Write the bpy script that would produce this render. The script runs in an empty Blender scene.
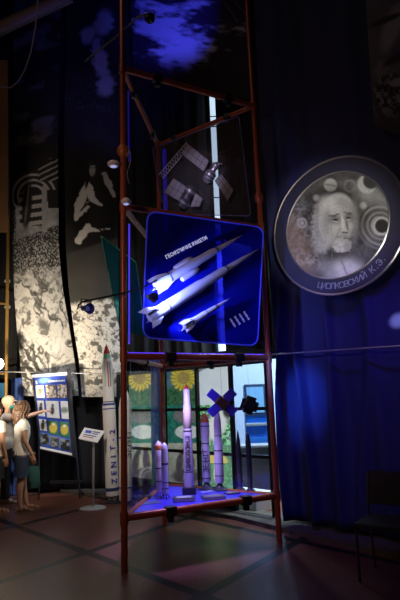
import bpy, bmesh, math, random
import numpy as np
from mathutils import Vector, Matrix
random.seed(4)
S = bpy.context.scene
COL = S.collection
PI = math.pi

# ------------------------------------------------------------------ camera
F, HCAM = 500.0, 1.6
pit, rol = math.atan(98.7 / F), math.radians(1.95)
_X = np.array([1.0, 0, 0]); FW = np.array([0, math.cos(pit), math.sin(pit)])
_U = np.array([0, -math.sin(pit), math.cos(pit)])
RT = math.cos(rol) * _X - math.sin(rol) * _U
UP = math.sin(rol) * _X + math.cos(rol) * _U
CP = np.array([0, 0, HCAM])
cam = bpy.data.cameras.new('camera'); co = bpy.data.objects.new('camera', cam); COL.objects.link(co)
cam.sensor_fit = 'VERTICAL'; cam.sensor_height = 36; cam.lens = F / 600 * 36
cam.clip_end = 200
M = Matrix.Identity(4)
for i in range(3):
    M[i][0] = RT[i]; M[i][1] = UP[i]; M[i][2] = -FW[i]; M[i][3] = CP[i]
co.matrix_world = M
S.camera = co

# ------------------------------------------------------------------ world, exposure
w = bpy.data.worlds.new('world'); S.world = w; w.use_nodes = True
w.node_tree.nodes['Background'].inputs[0].default_value = (0.25, 0.22, 0.45, 1)
w.node_tree.nodes['Background'].inputs[1].default_value = 0.003
S.view_settings.view_transform = 'Standard'; S.view_settings.look = 'None'
S.view_settings.gamma = 1; S.view_settings.use_curve_mapping = False
S.view_settings.exposure = 0.0

# ------------------------------------------------------------------ rays from photo pixels to places
def ray(x, y): return FW + RT * (x - 200) / F + UP * (300 - y) / F
def G(x, y, z=0.0):
    d = ray(x, y); return Vector(CP + d * (z - HCAM) / d[2])
def P(x, y, Y):
    d = ray(x, y); return Vector(CP + d * Y / d[1])
def PL(x, y, pt, nrm):
    d = ray(x, y); n = np.array(nrm); return Vector(CP + d * (np.dot(np.array(pt) - CP, n) / np.dot(d, n)))
def proj(V):
    D = np.asarray(V, float) - CP; z = D @ FW
    return 200 + F * (D @ RT) / z, 300 - F * (D @ UP) / z

# ------------------------------------------------------------------ lights
def aim(o, to):
    o.rotation_euler = (Vector(to) - o.location).to_track_quat('-Z', 'Y').to_euler()
def spot(name, loc, to, power, col, size, blend=0.6, r=0.05):
    l = bpy.data.lights.new(name, 'SPOT'); l.energy = power; l.color = col
    l.spot_size = math.radians(size); l.spot_blend = blend; l.shadow_soft_size = r
    o = bpy.data.objects.new(name, l); COL.objects.link(o); o.location = loc; aim(o, to); return o
def area(name, loc, to, power, col, sx, sy):
    l = bpy.data.lights.new(name, 'AREA'); l.energy = power; l.color = col
    l.shape = 'RECTANGLE'; l.size = sx; l.size_y = sy
    o = bpy.data.objects.new(name, l); COL.objects.link(o); o.location = loc; aim(o, to); return o
DCEN = P(333, 225, 5.72)
WARM = (1.0, 0.84, 0.62); BLUE = (0.05, 0.06, 1.0); VIO = (0.16, 0.08, 1.0)
spot('banner_floodlight', (-3.6, 6.3, 0.9), P(48, 345, 9.3), 950, WARM, 50, 1.0, 0.12)
spot('banner_floodlight_upper', (-3.2, 5.6, 2.4), P(60, 250, 9.3), 105, (1, .88, .76), 60, 1.0, 0.2)
spot('visitor_spotlight', (-1.2, 5.6, 4.6), P(20, 430, 8.3), 430, WARM, 24, 0.8, 0.12)
spot('zenit_spotlight', (-1.9, 5.4, 3.6), (-1.7, 8.5, 1.2), 230, (1, .88, .75), 30, 0.8, 0.1)
spot('poster_spotlight', (-2.2, 6.6, 4.2), P(52, 415, 9.2), 330, (.9, .92, 1), 24, 0.6, 0.1)
spot('tower_warm_spotlight', (-2.6, 1.0, 3.6), (-0.3, 5.8, 2.6), 130, (1, .60, .42), 70, 0.9, 0.2)
spot('curtain_blue_floodlight', (0.35, 5.0, 2.5), P(303, 400, 6.4), 240, (.05, .17, 1.0), 30, 1.0, 0.06)
spot('curtain_violet_floodlight', (1.2, 3.2, 4.6), P(345, 372, 5.9), 230, (.10, .05, 1.0), 40, 1.0, 0.2)
spot('medallion_spotlight', (0.6, 1.0, 2.4), DCEN, 460, (1, .95, .86), 20.5, 0.6, 0.1)
spot('sheet_blue_fill', (-1.5, 3.4, 2.2), P(188, 292, 5.5), 165, (.30, .36, 1.0), 24, 1.0, 0.05)  # added fill light, brightens the blue sheet and its rockets
spot('case_front_led', (-.25, 5.72, 2.0), (-.05, 6.5, 1.3), 16, (.22, .16, 1.0), 84, 1.0, 0.05)
spot('curtain_hotspot_core', (1.9, 4.2, 2.6), P(402, 312, 5.2), 260, (.85, .75, 1.0), 9, 1.0, 0.01)  # added unseen spot, makes the pale hot spot on the curtain
spot('curtain_hotspot_halo', (1.9, 4.2, 2.6), P(401, 312, 5.2), 9, (.35, .2, 1.0), 50, 1.0, 0.03)  # added unseen spot, makes the violet halo around that hot spot
spot('upper_cloud_spotlight', P(152, 18, 5.1), P(172, 18, 8.6), 560, BLUE, 36, 1.0, 0.03)
spot('banner_blue_spotlight', (-1.5, 6.5, 4.8), P(104, 50, 9.3), 200, BLUE, 60, 1.0, 0.08)
spot('upper_model_spotlight', (-0.5, 4.7, 4.4), P(195, 180, 6.4), 90, (.62, .55, .9), 34, 0.9, 0.1)
spot('case_top_light', (-0.25, 5.98, 2.0), (-0.22, 6.03, 0.5), 135, (.46, .35, 1.0), 66, 0.5, 0.12)
area('hall_soft_light', (-2.8, 4.0, 8.5), (-2, 6.5, 0), 14, (1, .66, .52), 2, 2)

# ------------------------------------------------------------------ materials
MC = {}
def mat(name, col, rough=0.6, metal=0.0, emit=None, es=0.0, noise=0.0, nscale=20, spec=0.5, trans=0):
    if name in MC: return MC[name]
    m = bpy.data.materials.new(name); m.use_nodes = True; nt = m.node_tree; b = nt.nodes['Principled BSDF']
    b.inputs['Base Color'].default_value = (*col, 1); b.inputs['Roughness'].default_value = rough
    b.inputs['Metallic'].default_value = metal; b.inputs['Specular IOR Level'].default_value = spec
    if emit: b.inputs['Emission Color'].default_value = (*emit, 1); b.inputs['Emission Strength'].default_value = es
    if noise:
        tc = nt.nodes.new('ShaderNodeTexCoord'); n = nt.nodes.new('ShaderNodeTexNoise'); n.inputs['Scale'].default_value = nscale
        n.inputs['Detail'].default_value = 5
        r = nt.nodes.new('ShaderNodeMix'); r.data_type = 'RGBA'
        r.inputs[6].default_value = (*[c * (1 - noise) for c in col], 1); r.inputs[7].default_value = (*[min(1, c * (1 + noise)) for c in col], 1)
        nt.links.new(tc.outputs['Object'], n.inputs['Vector']); nt.links.new(n.outputs['Fac'], r.inputs[0]); nt.links.new(r.outputs[2], b.inputs['Base Color'])
    MC[name] = m; return m
def glass(name, tint=(1, 1, 1), gloss=0.07, diff=0.0, dcol=(0, 0, 0), rough=0.02):
    if name in MC: return MC[name]
    m = bpy.data.materials.new(name); m.use_nodes = True; nt = m.node_tree; nt.nodes.remove(nt.nodes['Principled BSDF'])
    out = nt.nodes['Material Output']
    t = nt.nodes.new('ShaderNodeBsdfTransparent'); t.inputs[0].default_value = (*tint, 1)
    g = nt.nodes.new('ShaderNodeBsdfGlossy'); g.inputs['Roughness'].default_value = rough
    mx = nt.nodes.new('ShaderNodeMixShader'); mx.inputs[0].default_value = gloss
    last = t
    if diff:
        d = nt.nodes.new('ShaderNodeBsdfDiffuse'); d.inputs[0].default_value = (*dcol, 1)
        tc = nt.nodes.new('ShaderNodeTexCoord'); n = nt.nodes.new('ShaderNodeTexNoise'); n.inputs['Scale'].default_value = 3
        n.inputs['Detail'].default_value = 6
        mr = nt.nodes.new('ShaderNodeMapRange'); mr.inputs[3].default_value = diff * .8; mr.inputs[4].default_value = min(1, diff * 1.2)
        nt.links.new(tc.outputs['Object'], n.inputs['Vector']); nt.links.new(n.outputs['Fac'], mr.inputs[0])
        mm = nt.nodes.new('ShaderNodeMixShader'); nt.links.new(mr.outputs[0], mm.inputs[0])
        nt.links.new(t.outputs[0], mm.inputs[1]); nt.links.new(d.outputs[0], mm.inputs[2]); last = mm
    nt.links.new(last.outputs[0], mx.inputs[1]); nt.links.new(g.outputs[0], mx.inputs[2]); nt.links.new(mx.outputs[0], out.inputs[0])
    MC[name] = m; return m
def printmat(name, rough=0.6, emis=0.0):
    if name in MC: return MC[name]
    m = bpy.data.materials.new(name); m.use_nodes = True; nt = m.node_tree; b = nt.nodes['Principled BSDF']
    a = nt.nodes.new('ShaderNodeAttribute'); a.attribute_name = 'ink'
    nt.links.new(a.outputs['Color'], b.inputs['Base Color']); b.inputs['Roughness'].default_value = rough
    b.inputs['Specular IOR Level'].default_value = 0.25
    if emis:
        nt.links.new(a.outputs['Color'], b.inputs['Emission Color']); b.inputs['Emission Strength'].default_value = emis
    MC[name] = m; return m

# ------------------------------------------------------------------ object helpers
def MB(): return bmesh.new()
def setp(o, label=None, cat=None, group=None, kind=None):
    if label: o['label'] = label
    if cat: o['category'] = cat
    if group: o['group'] = group
    if kind: o['kind'] = kind
def wm(o):
    m = o.matrix_basis.copy(); p = o.parent
    while p: m = p.matrix_basis @ m; p = p.parent
    return m
def thing(name, label, cat, loc=(0, 0, 0), rz=0.0, group=None):
    o = bpy.data.objects.new(name, None); COL.objects.link(o); o.location = loc; o.rotation_euler = (0, 0, rz)
    o.empty_display_size = 0.1; setp(o, label, cat, group); return o
def basis(o):
    return Matrix.LocRotScale(o.location, o.rotation_euler, o.scale)
def chain(o):
    m = basis(o); p = o.parent
    while p: m = basis(p) @ m; p = p.parent
    return m
def build(name, bm, m, parent=None, smooth=True, local=False, label=None):
    if isinstance(bm, bpy.types.Mesh): me = bm
    else:
        bmesh.ops.recalc_face_normals(bm, faces=bm.faces)
        me = bpy.data.meshes.new(name); bm.to_mesh(me); bm.free()
    o = bpy.data.objects.new(name, me); COL.objects.link(o)
    if m and not me.materials: me.materials.append(m)
    if smooth:
        me.polygons.foreach_set('use_smooth', [True] * len(me.polygons))
        me.set_sharp_from_angle(angle=math.radians(40))
    if parent:
        o.parent = parent
        if not local: me.transform(chain(parent).inverted())
    elif not local:
        n = len(me.vertices); a = np.empty(n * 3); me.vertices.foreach_get('co', a); a = a.reshape(-1, 3)
        c = Vector(((a[:, 0].min() + a[:, 0].max()) / 2, (a[:, 1].min() + a[:, 1].max()) / 2, a[:, 2].min()))
        me.transform(Matrix.Translation(-c)); o.location = c
    if label: o['label'] = label
    return o
def solo(name, bm, m, label, cat, group=None, **k):
    o = build(name, bm, m, **k); setp(o, label, cat, group); return o
def struct(name, bm, m, **k):
    o = build(name, bm, m, **k)
    if not o.parent: o['kind'] = 'structure'
    return o
def copy_tree(o, parent=None):
    c = o.copy(); COL.objects.link(c); c.parent = parent
    for ch in list(o.children): copy_tree(ch, c)
    return c

def box(bm, c, s, R=None, bev=0.0):
    r = bmesh.ops.create_cube(bm, size=1.0); vs = r['verts']
    for v in vs: v.co = Vector((v.co.x * s[0], v.co.y * s[1], v.co.z * s[2]))
    if bev:
        es = list({e for v in vs for e in v.link_edges})
        q = bmesh.ops.bevel(bm, geom=es, offset=bev, segments=2, affect='EDGES', profile=.5)
        vs = list({v for f in q['faces'] for v in f.verts} | {v for v in vs if v.is_valid})
    for v in vs:
        p = v.co
        if R is not None: p = R @ p
        v.co = p + Vector(c)
def tube(bm, pts, rad, seg=12, side=None, caps=True):
    pts = [Vector(p) for p in pts]; n = len(pts)
    if not isinstance(rad, (list, tuple)): rad = [rad] * n
    rings = []; ref = Vector(side) if side else None
    for i, p in enumerate(pts):
        t = (pts[min(i + 1, n - 1)] - pts[max(i - 1, 0)])
        t = t.normalized() if t.length > 1e-9 else Vector((0, 0, 1))
        if ref is None:
            ref = Vector((0, 0, 1)) if abs(t.z) < .9 else Vector((1, 0, 0))
        a = (ref - t * ref.dot(t))
        a = a.normalized() if a.length > 1e-6 else t.orthogonal().normalized()
        if not side: ref = a
        b = t.cross(a); r = rad[i]; ra, rb = (r if isinstance(r, (tuple, list)) else (r, r))
        rings.append([bm.verts.new(p + a * ra * math.cos(2 * PI * k / seg) + b * rb * math.sin(2 * PI * k / seg)) for k in range(seg)])
    for i in range(n - 1):
        for k in range(seg):
            bm.faces.new((rings[i][k], rings[i][(k + 1) % seg], rings[i + 1][(k + 1) % seg], rings[i + 1][k]))
    if caps:
        bm.faces.new(rings[0][::-1]); bm.faces.new(rings[-1])
def lathe(bm, base, axis, prof, seg=24):
    ax = Vector(axis).normalized(); base = Vector(base); a = ax.orthogonal().normalized(); b = ax.cross(a)
    rings = []
    for r, h in prof:
        if r < 1e-6: rings.append([bm.verts.new(base + ax * h)])
        else: rings.append([bm.verts.new(base + ax * h + (a * math.cos(2 * PI * k / seg) + b * math.sin(2 * PI * k / seg)) * r) for k in range(seg)])
    for i in range(len(rings) - 1):
        A, B = rings[i], rings[i + 1]
        for k in range(seg):
            k2 = (k + 1) % seg
            if len(A) == 1 and len(B) == 1: continue
            if len(A) == 1: bm.faces.new((A[0], B[k2], B[k]))
            elif len(B) == 1: bm.faces.new((A[k], A[k2], B[0]))
            else: bm.faces.new((A[k], A[k2], B[k2], B[k]))
    if len(rings[0]) > 1: bm.faces.new(rings[0][::-1])
    if len(rings[-1]) > 1: bm.faces.new(rings[-1])
def prism(bm, pts, thick):
    th = Vector(thick); A = [bm.verts.new(Vector(p)) for p in pts]; B = [bm.verts.new(Vector(p) + th) for p in pts]
    bm.faces.new(A[::-1]); bm.faces.new(B); n = len(A)
    for k in range(n): bm.faces.new((A[k], A[(k + 1) % n], B[(k + 1) % n], B[k]))
def ball(bm, c, s, R=None, seg=20):
    r = bmesh.ops.create_uvsphere(bm, u_segments=seg, v_segments=seg // 2 + 2, radius=1)
    for v in r['verts']:
        p = Vector((v.co.x * s[0], v.co.y * s[1], v.co.z * s[2]))
        if R is not None: p = R @ p
        v.co = p + Vector(c)
def rrect(c, hx, hy, r, n=6):
    out = []
    for cx, cy, a0 in ((hx - r, hy - r, 0), (-hx + r, hy - r, 90), (-hx + r, -hy + r, 180), (hx - r, -hy + r, 270)):
        for k in range(n + 1):
            a = math.radians(a0 + 90 * k / n); out.append((c[0] + cx + r * math.cos(a), c[1] + cy + r * math.sin(a)))
    return out
def roundpoly(pts, r, n=6):
    out = []; N = len(pts); pts = [Vector(p) for p in pts]
    for i, p in enumerate(pts):
        a = (pts[i - 1] - p).normalized(); b = (pts[(i + 1) % N] - p).normalized()
        q0 = p + a * r; q1 = p + b * r
        for k in range(n + 1):
            t = k / n; out.append(q0 * (1 - t) ** 2 + p * 2 * t * (1 - t) + q1 * t * t)
    return out
def text(name, s, pos, xdir, ydir, size, m, parent, ext=0.002, align='CENTER', shear=0, spacing=1.0, bold=0.0):
    cu = bpy.data.curves.new(name, 'FONT'); cu.body = s; cu.size = size; cu.extrude = ext; cu.align_x = align; cu.align_y = 'CENTER'; cu.shear = shear; cu.space_character = spacing; cu.offset = bold
    to = bpy.data.objects.new('tmp', cu); COL.objects.link(to)
    dg = bpy.context.evaluated_depsgraph_get(); me = bpy.data.meshes.new_from_object(to.evaluated_get(dg))
    bpy.data.objects.remove(to)
    x = Vector(xdir).normalized(); y = Vector(ydir); y = (y - x * y.dot(x)).normalized(); z = x.cross(y)
    T = Matrix((x, y, z)).transposed().to_4x4(); T.translation = Vector(pos); me.transform(T)
    me.materials.clear(); me.materials.append(m)
    o = bpy.data.objects.new(name, me); COL.objects.link(o)
    if parent: o.parent = parent; me.transform(chain(parent).inverted())
    return o

# ------------------------------------------------------------------ numpy picture tools (prints and photographs that hang in the place)
_rng = np.random.RandomState(7); _tab = _rng.rand(256, 256)
def vn(x, y):
    xi = np.floor(x).astype(int); yi = np.floor(y).astype(int); fx = x - xi; fy = y - yi
    fx = fx * fx * (3 - 2 * fx); fy = fy * fy * (3 - 2 * fy)
    g = lambda a, b: _tab[a % 256, b % 256]
    return (g(xi, yi) * (1 - fx) + g(xi + 1, yi) * fx) * (1 - fy) + (g(xi, yi + 1) * (1 - fx) + g(xi + 1, yi + 1) * fx) * fy
def fbm(x, y, o=5):
    s = 0; a = .5
    for i in range(o): s = s + a * vn(x * 2 ** i + 17 * i, y * 2 ** i + 31 * i); a *= .5
    return s
def sst(a, b, x): t = np.clip((x - a) / (b - a), 0, 1); return t * t * (3 - 2 * t)
def blob(x, y, cx, cy, rx, ry, ang=0, soft=.25):
    c, s = math.cos(math.radians(ang)), math.sin(math.radians(ang)); dx, dy = x - cx, y - cy
    u, v = (dx * c + dy * s) / rx, (-dx * s + dy * c) / ry
    return 1 - sst(1 - soft, 1 + soft, np.sqrt(u * u + v * v))
def over(a, b, m): return a * (1 - m) + b * m
def rgb(g, c=(1, 1, 1)): return np.stack([g * c[0], g * c[1], g * c[2]], -1)
def paint_mesh(name, V, nu, nv, colf, m, parent=None, thick=0.004, **k):
    """V: (nv+1)*(nu+1) world points, rows first"""
    V = np.asarray(V, float).reshape(-1, 3); px, py = proj(V)
    ink = np.clip(colf(px, py), 0, 1)
    idx = np.arange((nv + 1) * (nu + 1)).reshape(nv + 1, nu + 1)
    f = np.stack([idx[:-1, :-1], idx[:-1, 1:], idx[1:, 1:], idx[1:, :-1]], -1).reshape(-1, 4)
    me = bpy.data.meshes.new(name); me.from_pydata(V.tolist(), [], f.tolist())
    at = me.color_attributes.new('ink', 'FLOAT_COLOR', 'POINT')
    at.data.foreach_set('color', np.concatenate([ink, np.ones((len(ink), 1))], 1).ravel().astype(np.float32))
    me.materials.append(m)
    o = build(name, me, None, parent=parent, **k)
    if thick:
        so = o.modifiers.new('thickness', 'SOLIDIFY'); so.thickness = thick; so.offset = -1
    return o
def quadV(a, b, c, d, nu, nv):
    """a top-left, b top-right, c bottom-right, d bottom-left"""
    a, b, c, d = [np.array(q) for q in (a, b, c, d)]
    s = np.linspace(0, 1, nu + 1)[None, :, None]; t = np.linspace(0, 1, nv + 1)[:, None, None]
    return (a * (1 - s) + b * s) * (1 - t) + (d * (1 - s) + c * s) * t

# ================================================================== SETTING
# ---- floor: polished red-brown stone with black stripes in a square grid
def floor_mat():
    m = bpy.data.materials.new('floor_stone'); m.use_nodes = True; nt = m.node_tree; b = nt.nodes['Principled BSDF']; N = nt.nodes.new; L = nt.links.new
    geo = N('ShaderNodeNewGeometry')
    def stripe(nx, ny, off, per, wd):
        d = N('ShaderNodeVectorMath'); d.operation = 'DOT_PRODUCT'; d.inputs[1].default_value = (nx, ny, 0); L(geo.outputs['Position'], d.inputs[0])
        a = N('ShaderNodeMath'); a.operation = 'SUBTRACT'; L(d.outputs['Value'], a.inputs[0]); a.inputs[1].default_value = off
        q = N('ShaderNodeMath'); q.operation = 'PINGPONG'; L(a.outputs[0], q.inputs[0]); q.inputs[1].default_value = per / 2
        c = N('ShaderNodeMath'); c.operation = 'LESS_THAN'; L(q.outputs[0], c.inputs[0]); c.inputs[1].default_value = wd / 2
        return c
    s1 = stripe(-0.81, 0.586, 2.71, 1.80, 0.11); s2 = stripe(0.725, 0.689, 3.08, 1.80, 0.11)
    mx = N('ShaderNodeMath'); mx.operation = 'MAXIMUM'; L(s1.outputs[0], mx.inputs[0]); L(s2.outputs[0], mx.inputs[1])
    n = N('ShaderNodeTexNoise'); n.inputs['Scale'].default_value = 45; n.inputs['Detail'].default_value = 8; L(geo.outputs['Position'], n.inputs['Vector'])
    cr = N('ShaderNodeValToRGB'); cr.color_ramp.elements[0].position = .35; cr.color_ramp.elements[0].color = (.125, .045, .032, 1)
    cr.color_ramp.elements[1].position = .7; cr.color_ramp.elements[1].color = (.23, .095, .068, 1); L(n.outputs['Fac'], cr.inputs[0])
    mc = N('ShaderNodeMix'); mc.data_type = 'RGBA'; L(mx.outputs[0], mc.inputs[0]); L(cr.outputs[0], mc.inputs[6]); mc.inputs[7].default_value = (.012, .012, .012, 1)
    L(mc.outputs[2], b.inputs['Base Color'])
    n2 = N('ShaderNodeTexNoise'); n2.inputs['Scale'].default_value = 6; n2.inputs['Detail'].default_value = 6; L(geo.outputs['Position'], n2.inputs['Vector'])
    mr = N('ShaderNodeMapRange'); b.inputs['Specular IOR Level'].default_value = .4; mr.inputs[3].default_value = .30; mr.inputs[4].default_value = .36; L(n2.outputs['Fac'], mr.inputs[0]); L(mr.outputs[0], b.inputs['Roughness'])
    return m
bm = MB(); box(bm, (0, 4, -0.05), (18, 24, 0.1)); struct('floor', bm, floor_mat(), smooth=False)
black_wall = mat('black_wall', (.012, .012, .016), .9, noise=.3, nscale=4)
bm = MB(); box(bm, (0, 4, 11.05), (18, 24, 0.1)); struct('ceiling', bm, black_wall, smooth=False)
bm = MB(); box(bm, (-5.3, 9.85, 5.5), (7.8, .1, 11)); struct('wall_left', bm, black_wall, smooth=False)
# the glazed display partition: vertical plane from (.95,6.92) back to (-1.35,9.15)
WD = Vector((-1.55, 1.5, 0)).normalized(); W0 = Vector((.93, 6.93, 0)); WN = Vector((1.5, 1.55, 0)).normalized()  # WN points away from camera
def WP(x, y, off=0.0): return PL(x, y, W0 + WN * off, WN)
def wall_s(x, y): return (WP(x, y) - W0).dot(WD)
RZ = [0.03, 0.29, 0.80, 1.44, 2.08]
frame_m = mat('black_frame_metal', (.015, .016, .018), .45, .3)
bm = MB()
cols = [wall_s(x, 430) for x in (270, 233, 198.5, 165.5, 127)]
ang = math.atan2(WD.y, WD.x); RW = Matrix.Rotation(ang, 3, 'Z')
for s in cols + [cols[-1] + .25]:
    c = W0 + WD * s; box(bm, (c.x, c.y, 1.08), (.05, .06, 2.1), RW)
for z in RZ:
    c = W0 + WD * (cols[0] + cols[-1]) / 2; box(bm, (c.x, c.y, z), (abs(cols[-1] - cols[0]) + .1, .05, .045), RW)
wf = struct('window_1', bm, frame_m, smooth=False)

def sunflower(x, y, cx, cy, R):
    a = np.arctan2(y - cy, x - cx); d = np.hypot(x - cx, (y - cy) * 1.0)
    edge = R * (.80 + .2 * np.abs(np.sin(a * 9 + 0.6 * np.sin(a * 4))))
    pet = 1 - sst(edge - .6, edge + .6, d); core = 1 - sst(R * .42, R * .5, d)
    bgn = fbm(x * .12, y * .12)
    c = rgb(.12 + .4 * bgn, (.35, .75, .95)); g = fbm(x * .3 + 9, y * .3)
    low = sst(cy + R * .4, cy + R * .9, y)
    c = over(c, rgb(.04 + .35 * fbm(x * .45, y * .45), (.25, .85, .4)), low[:, None])
    stem = (np.abs(x - cx) < .9) * (y > cy); c = over(c, rgb(.25 + 0 * x, (.5, 1, .3)), (stem * 1.0)[:, None])
    c = over(c, rgb(.72 + .2 * np.sin(a * 18), (1, .86, .12)), pet[:, None])
    return over(c, rgb(.35 + .3 * fbm(x * 1.5, y * 1.5), (.95, .75, .2)), core[:, None])
def hedgehog(x, y, cx, cy):
    g = fbm(x * .2, y * .2); c = rgb(.08 + .45 * fbm(x * .4, y * .3), (.12, .8, .6))
    c = over(c, rgb(.12 + .35 * fbm(x * 1.1, y * 1.1), (.8, .9, .9)), blob(x, y, cx, cy - 9, 13, 7.5, 0, .15)[:, None])
    return over(c, rgb(.88 + 0 * x, (.85, 1, .98)), blob(x, y, cx + 1, cy + 7, 12.5, 7, 0, .1)[:, None])
def horses(x, y, cx, cy):
    g = fbm(x * .1, y * .15); c = rgb(.30 + .35 * g - .006 * (y - cy), (.85, .95, .75))
    dk = np.maximum.reduce([blob(x, y, cx - 6, cy - 2, 3.5, 10, 8), blob(x, y, cx - 3, cy - 13, 2.2, 4, 25), blob(x, y, cx + 5, cy - 3, 4, 11, -6),
                            blob(x, y, cx + 4, cy - 14, 2.4, 3.4, -20), blob(x, y, cx + 1, cy + 11, 15, 8)])
    c = over(c, rgb(.06 + .12 * g, (.9, .85, 1)), dk[:, None])
    d = np.hypot(x - cx - 8, y - cy - 12); ring = np.exp(-((d - 9.5) / 1.0) ** 2) + .5 * np.exp(-((d - 6) / .8) ** 2)
    return over(c, rgb(.5 + 0 * x, (.8, .85, 1)), np.clip(ring * (y < cy + 16), 0, 1)[:, None] * .7)
def column_a(cx):
    def f(x, y):
        o = sunflower(x, y, cx, 378, 13.5)
        o = np.where((y > 405)[:, None], hedgehog(x, y, cx + 3, 425), o)
        o = np.where((y > 443)[:, None], horses(x, y, cx + 2, 465), o)
        return o * (.65 + .5 * fbm(x * .5 + 2, y * .5, 4))[:, None]
    return f
def column_b(x, y):
    n = fbm(x * .15, y * .15); n2 = fbm(x * .5 + 5, y * .5)
    o = rgb(.75 + .15 * n, (.80, .93, 1.0))
    arch = sst(0, 2.5, (384 - 0.028 * (x - 195) ** 1.9 * 0 - np.sqrt(np.clip(1 - ((x - 236) / 44) ** 2, 0, 1)) * 19 + 0) - y)
    o = over(o, rgb(.12 + .22 * n, (.8, 1, .95)), arch[:, None])
    r2 = rgb(.1 + .75 * sst(.35, .62, n2), (.35, .95, .45)); r2 = over(r2, rgb(.85 + 0 * x, (.95, 1, .98)), blob(x, y, 217, 425, 9, 16, 25, .4)[:, None])
    r2 = over(r2, rgb(.05 + 0 * x), blob(x, y, 228, 410, 5, 8, 0, .3)[:, None])
    r3 = rgb(.12 + .6 * n2, (.35, .9, .45)); cap = blob(x, y, 217, 462, 11, 9, 0, .12) * (y < 463)
    r3 = over(r3, rgb(.8 + 0 * x, (1, .85, .25)), cap[:, None]); r3 = over(r3, rgb(.75 + 0 * x, (1, .97, .85)), (blob(x, y, 217, 472, 3, 11) * (y > 462))[:, None])
    o = np.where((y > 405)[:, None], r2, o); return np.where((y > 445)[:, None], r3, o) * .9
lit_print = printmat('backlit_print', .35, 0.5)
def wallpanel(s0, s1, fn, name, pm):
    a = W0 + WD * s1 + WN * .035; b = W0 + WD * s0 + WN * .035
    V = quadV(a + Vector((0, 0, 2.08)), b + Vector((0, 0, 2.08)), b + Vector((0, 0, .29)), a + Vector((0, 0, .29)), 110, 300)
    return paint_mesh(name, V, 110, 300, fn, pm, parent=wf, thick=.01)
wallpanel(cols[3], cols[4], column_a(140), 'picture_panel', lit_print)  # left copy stands in for the reflection of its neighbour in the glass
wallpanel(cols[2], cols[3], column_a(184), 'picture_panel', lit_print)
wallpanel(cols[1], cols[2], column_b, 'picture_panel', printmat('backlit_print_bright', .35, .85))
bm = MB(); c = W0 + WD * (cols[1] + cols[4]) / 2 + WN * .03; box(bm, (c.x, c.y, .16), (abs(cols[4] - cols[1]), .012, .24), RW); build('kick_panel', bm, black_wall, parent=wf, smooth=False)
bm = MB(); c = W0 + WD * (cols[0] + cols[1]) / 2
box(bm, (c.x, c.y, 1.08), (abs(cols[1] - cols[0]), .012, 2.0), RW); build('pane', bm, glass('clear_glass', gloss=.06), parent=wf, smooth=False)
# partition wall above the glazing and right stretch of wall
bm = MB()
c = W0 + WD * 1.2; box(bm, (c.x + WN.x * .5, c.y + WN.y * .5, 2.25), (3.9, .1, .2), RW)
c2 = W0 + WD * 1.7 + WN * .6
struct('trim_1', bm, black_wall, smooth=False)
RD = Vector((.716, -.698, 0)).normalized(); RN = Vector((.698, .716, 0)).normalized()
R0 = Vector((1.65, 6.0, 0))
bm = MB(); c = R0 + RD * 3.0 + RN * .35; box(bm, (c.x, c.y, 5.5), (8.1, .1, 11), Matrix.Rotation(math.atan2(RD.y, RD.x), 3, 'Z')); struct('wall_right', bm, black_wall, smooth=False)

# ---- bright room behind the partition
room_w = mat('white_room_paint', (.45, .62, .92), .8, noise=.06, nscale=3)
bm = MB(); box(bm, (2.6, 11.4, 2.2), (7.5, .1, 4.4)); struct('wall_back', bm, room_w, smooth=False)
area('daylight_room_light', (1.6, 8.3, 4.2), (1.5, 9.8, .6), 480, (.72, .88, 1.0), 2.2, 1.5)
bm = MB(); c = WP(250, 508, .35); box(bm, (c.x, c.y, .13), (.55, .4, .26), RW, .01); solo('white_cabinet', bm, mat('cabinet_white', (.8, .85, .8), .5), 'low white cabinet just behind the lowest pane right of the case', 'cabinet', smooth=False)
# kiosk
kt = thing('information_kiosk', 'tall bright blue kiosk with framed screen in white room behind glass', 'kiosk', (.93, 9.3, 0))
blue_pl = mat('kiosk_blue', (.01, .14, .75), .35)
bm = MB(); box(bm, (.93, 9.3, .91), (.38, .3, 1.82), bev=.02); build('body', bm, blue_pl, kt, smooth=False)
bm = MB(); box(bm, (.93, 9.135, 1.55), (.38, .02, .55), bev=.006); fr = build('screen_frame', bm, mat('kiosk_trim', (.02, .05, .12), .4), kt, smooth=False)
bm = MB(); box(bm, (.93, 9.122, 1.55), (.30, .01, .45)); build('screen', bm, mat('kiosk_screen', (.1, .3, .6), .2, emit=(.3, .6, 1), es=.35), fr, smooth=False)
bm = MB(); box(bm, (.93, 9.12, 1.12), (.40, .08, .05), bev=.01); build('ledge', bm, mat('kiosk_grey', (.25, .3, .35), .5), kt, smooth=False)
bm = MB(); box(bm, (.93, 9.135, .55), (.34, .02, .7), bev=.006); build('door', bm, mat('kiosk_blue_door', (.02, .2, .8), .4), kt, smooth=False)

bm = MB(); box(bm, (1.25, 8.75, .39), (1.9, .3, .78), None, .015); ct = solo('grey_counter', bm, mat('counter_greyblue', (.10, .12, .2), .5), 'low grey-blue counter in front of the bright blue kiosk', 'counter', smooth=False)
bm = MB(); box(bm, (1.25, 8.72, .80), (1.96, .4, .04), None, .008); build('worktop', bm, mat('counter_top', (.35, .4, .5), .4), ct, smooth=False)
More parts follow.
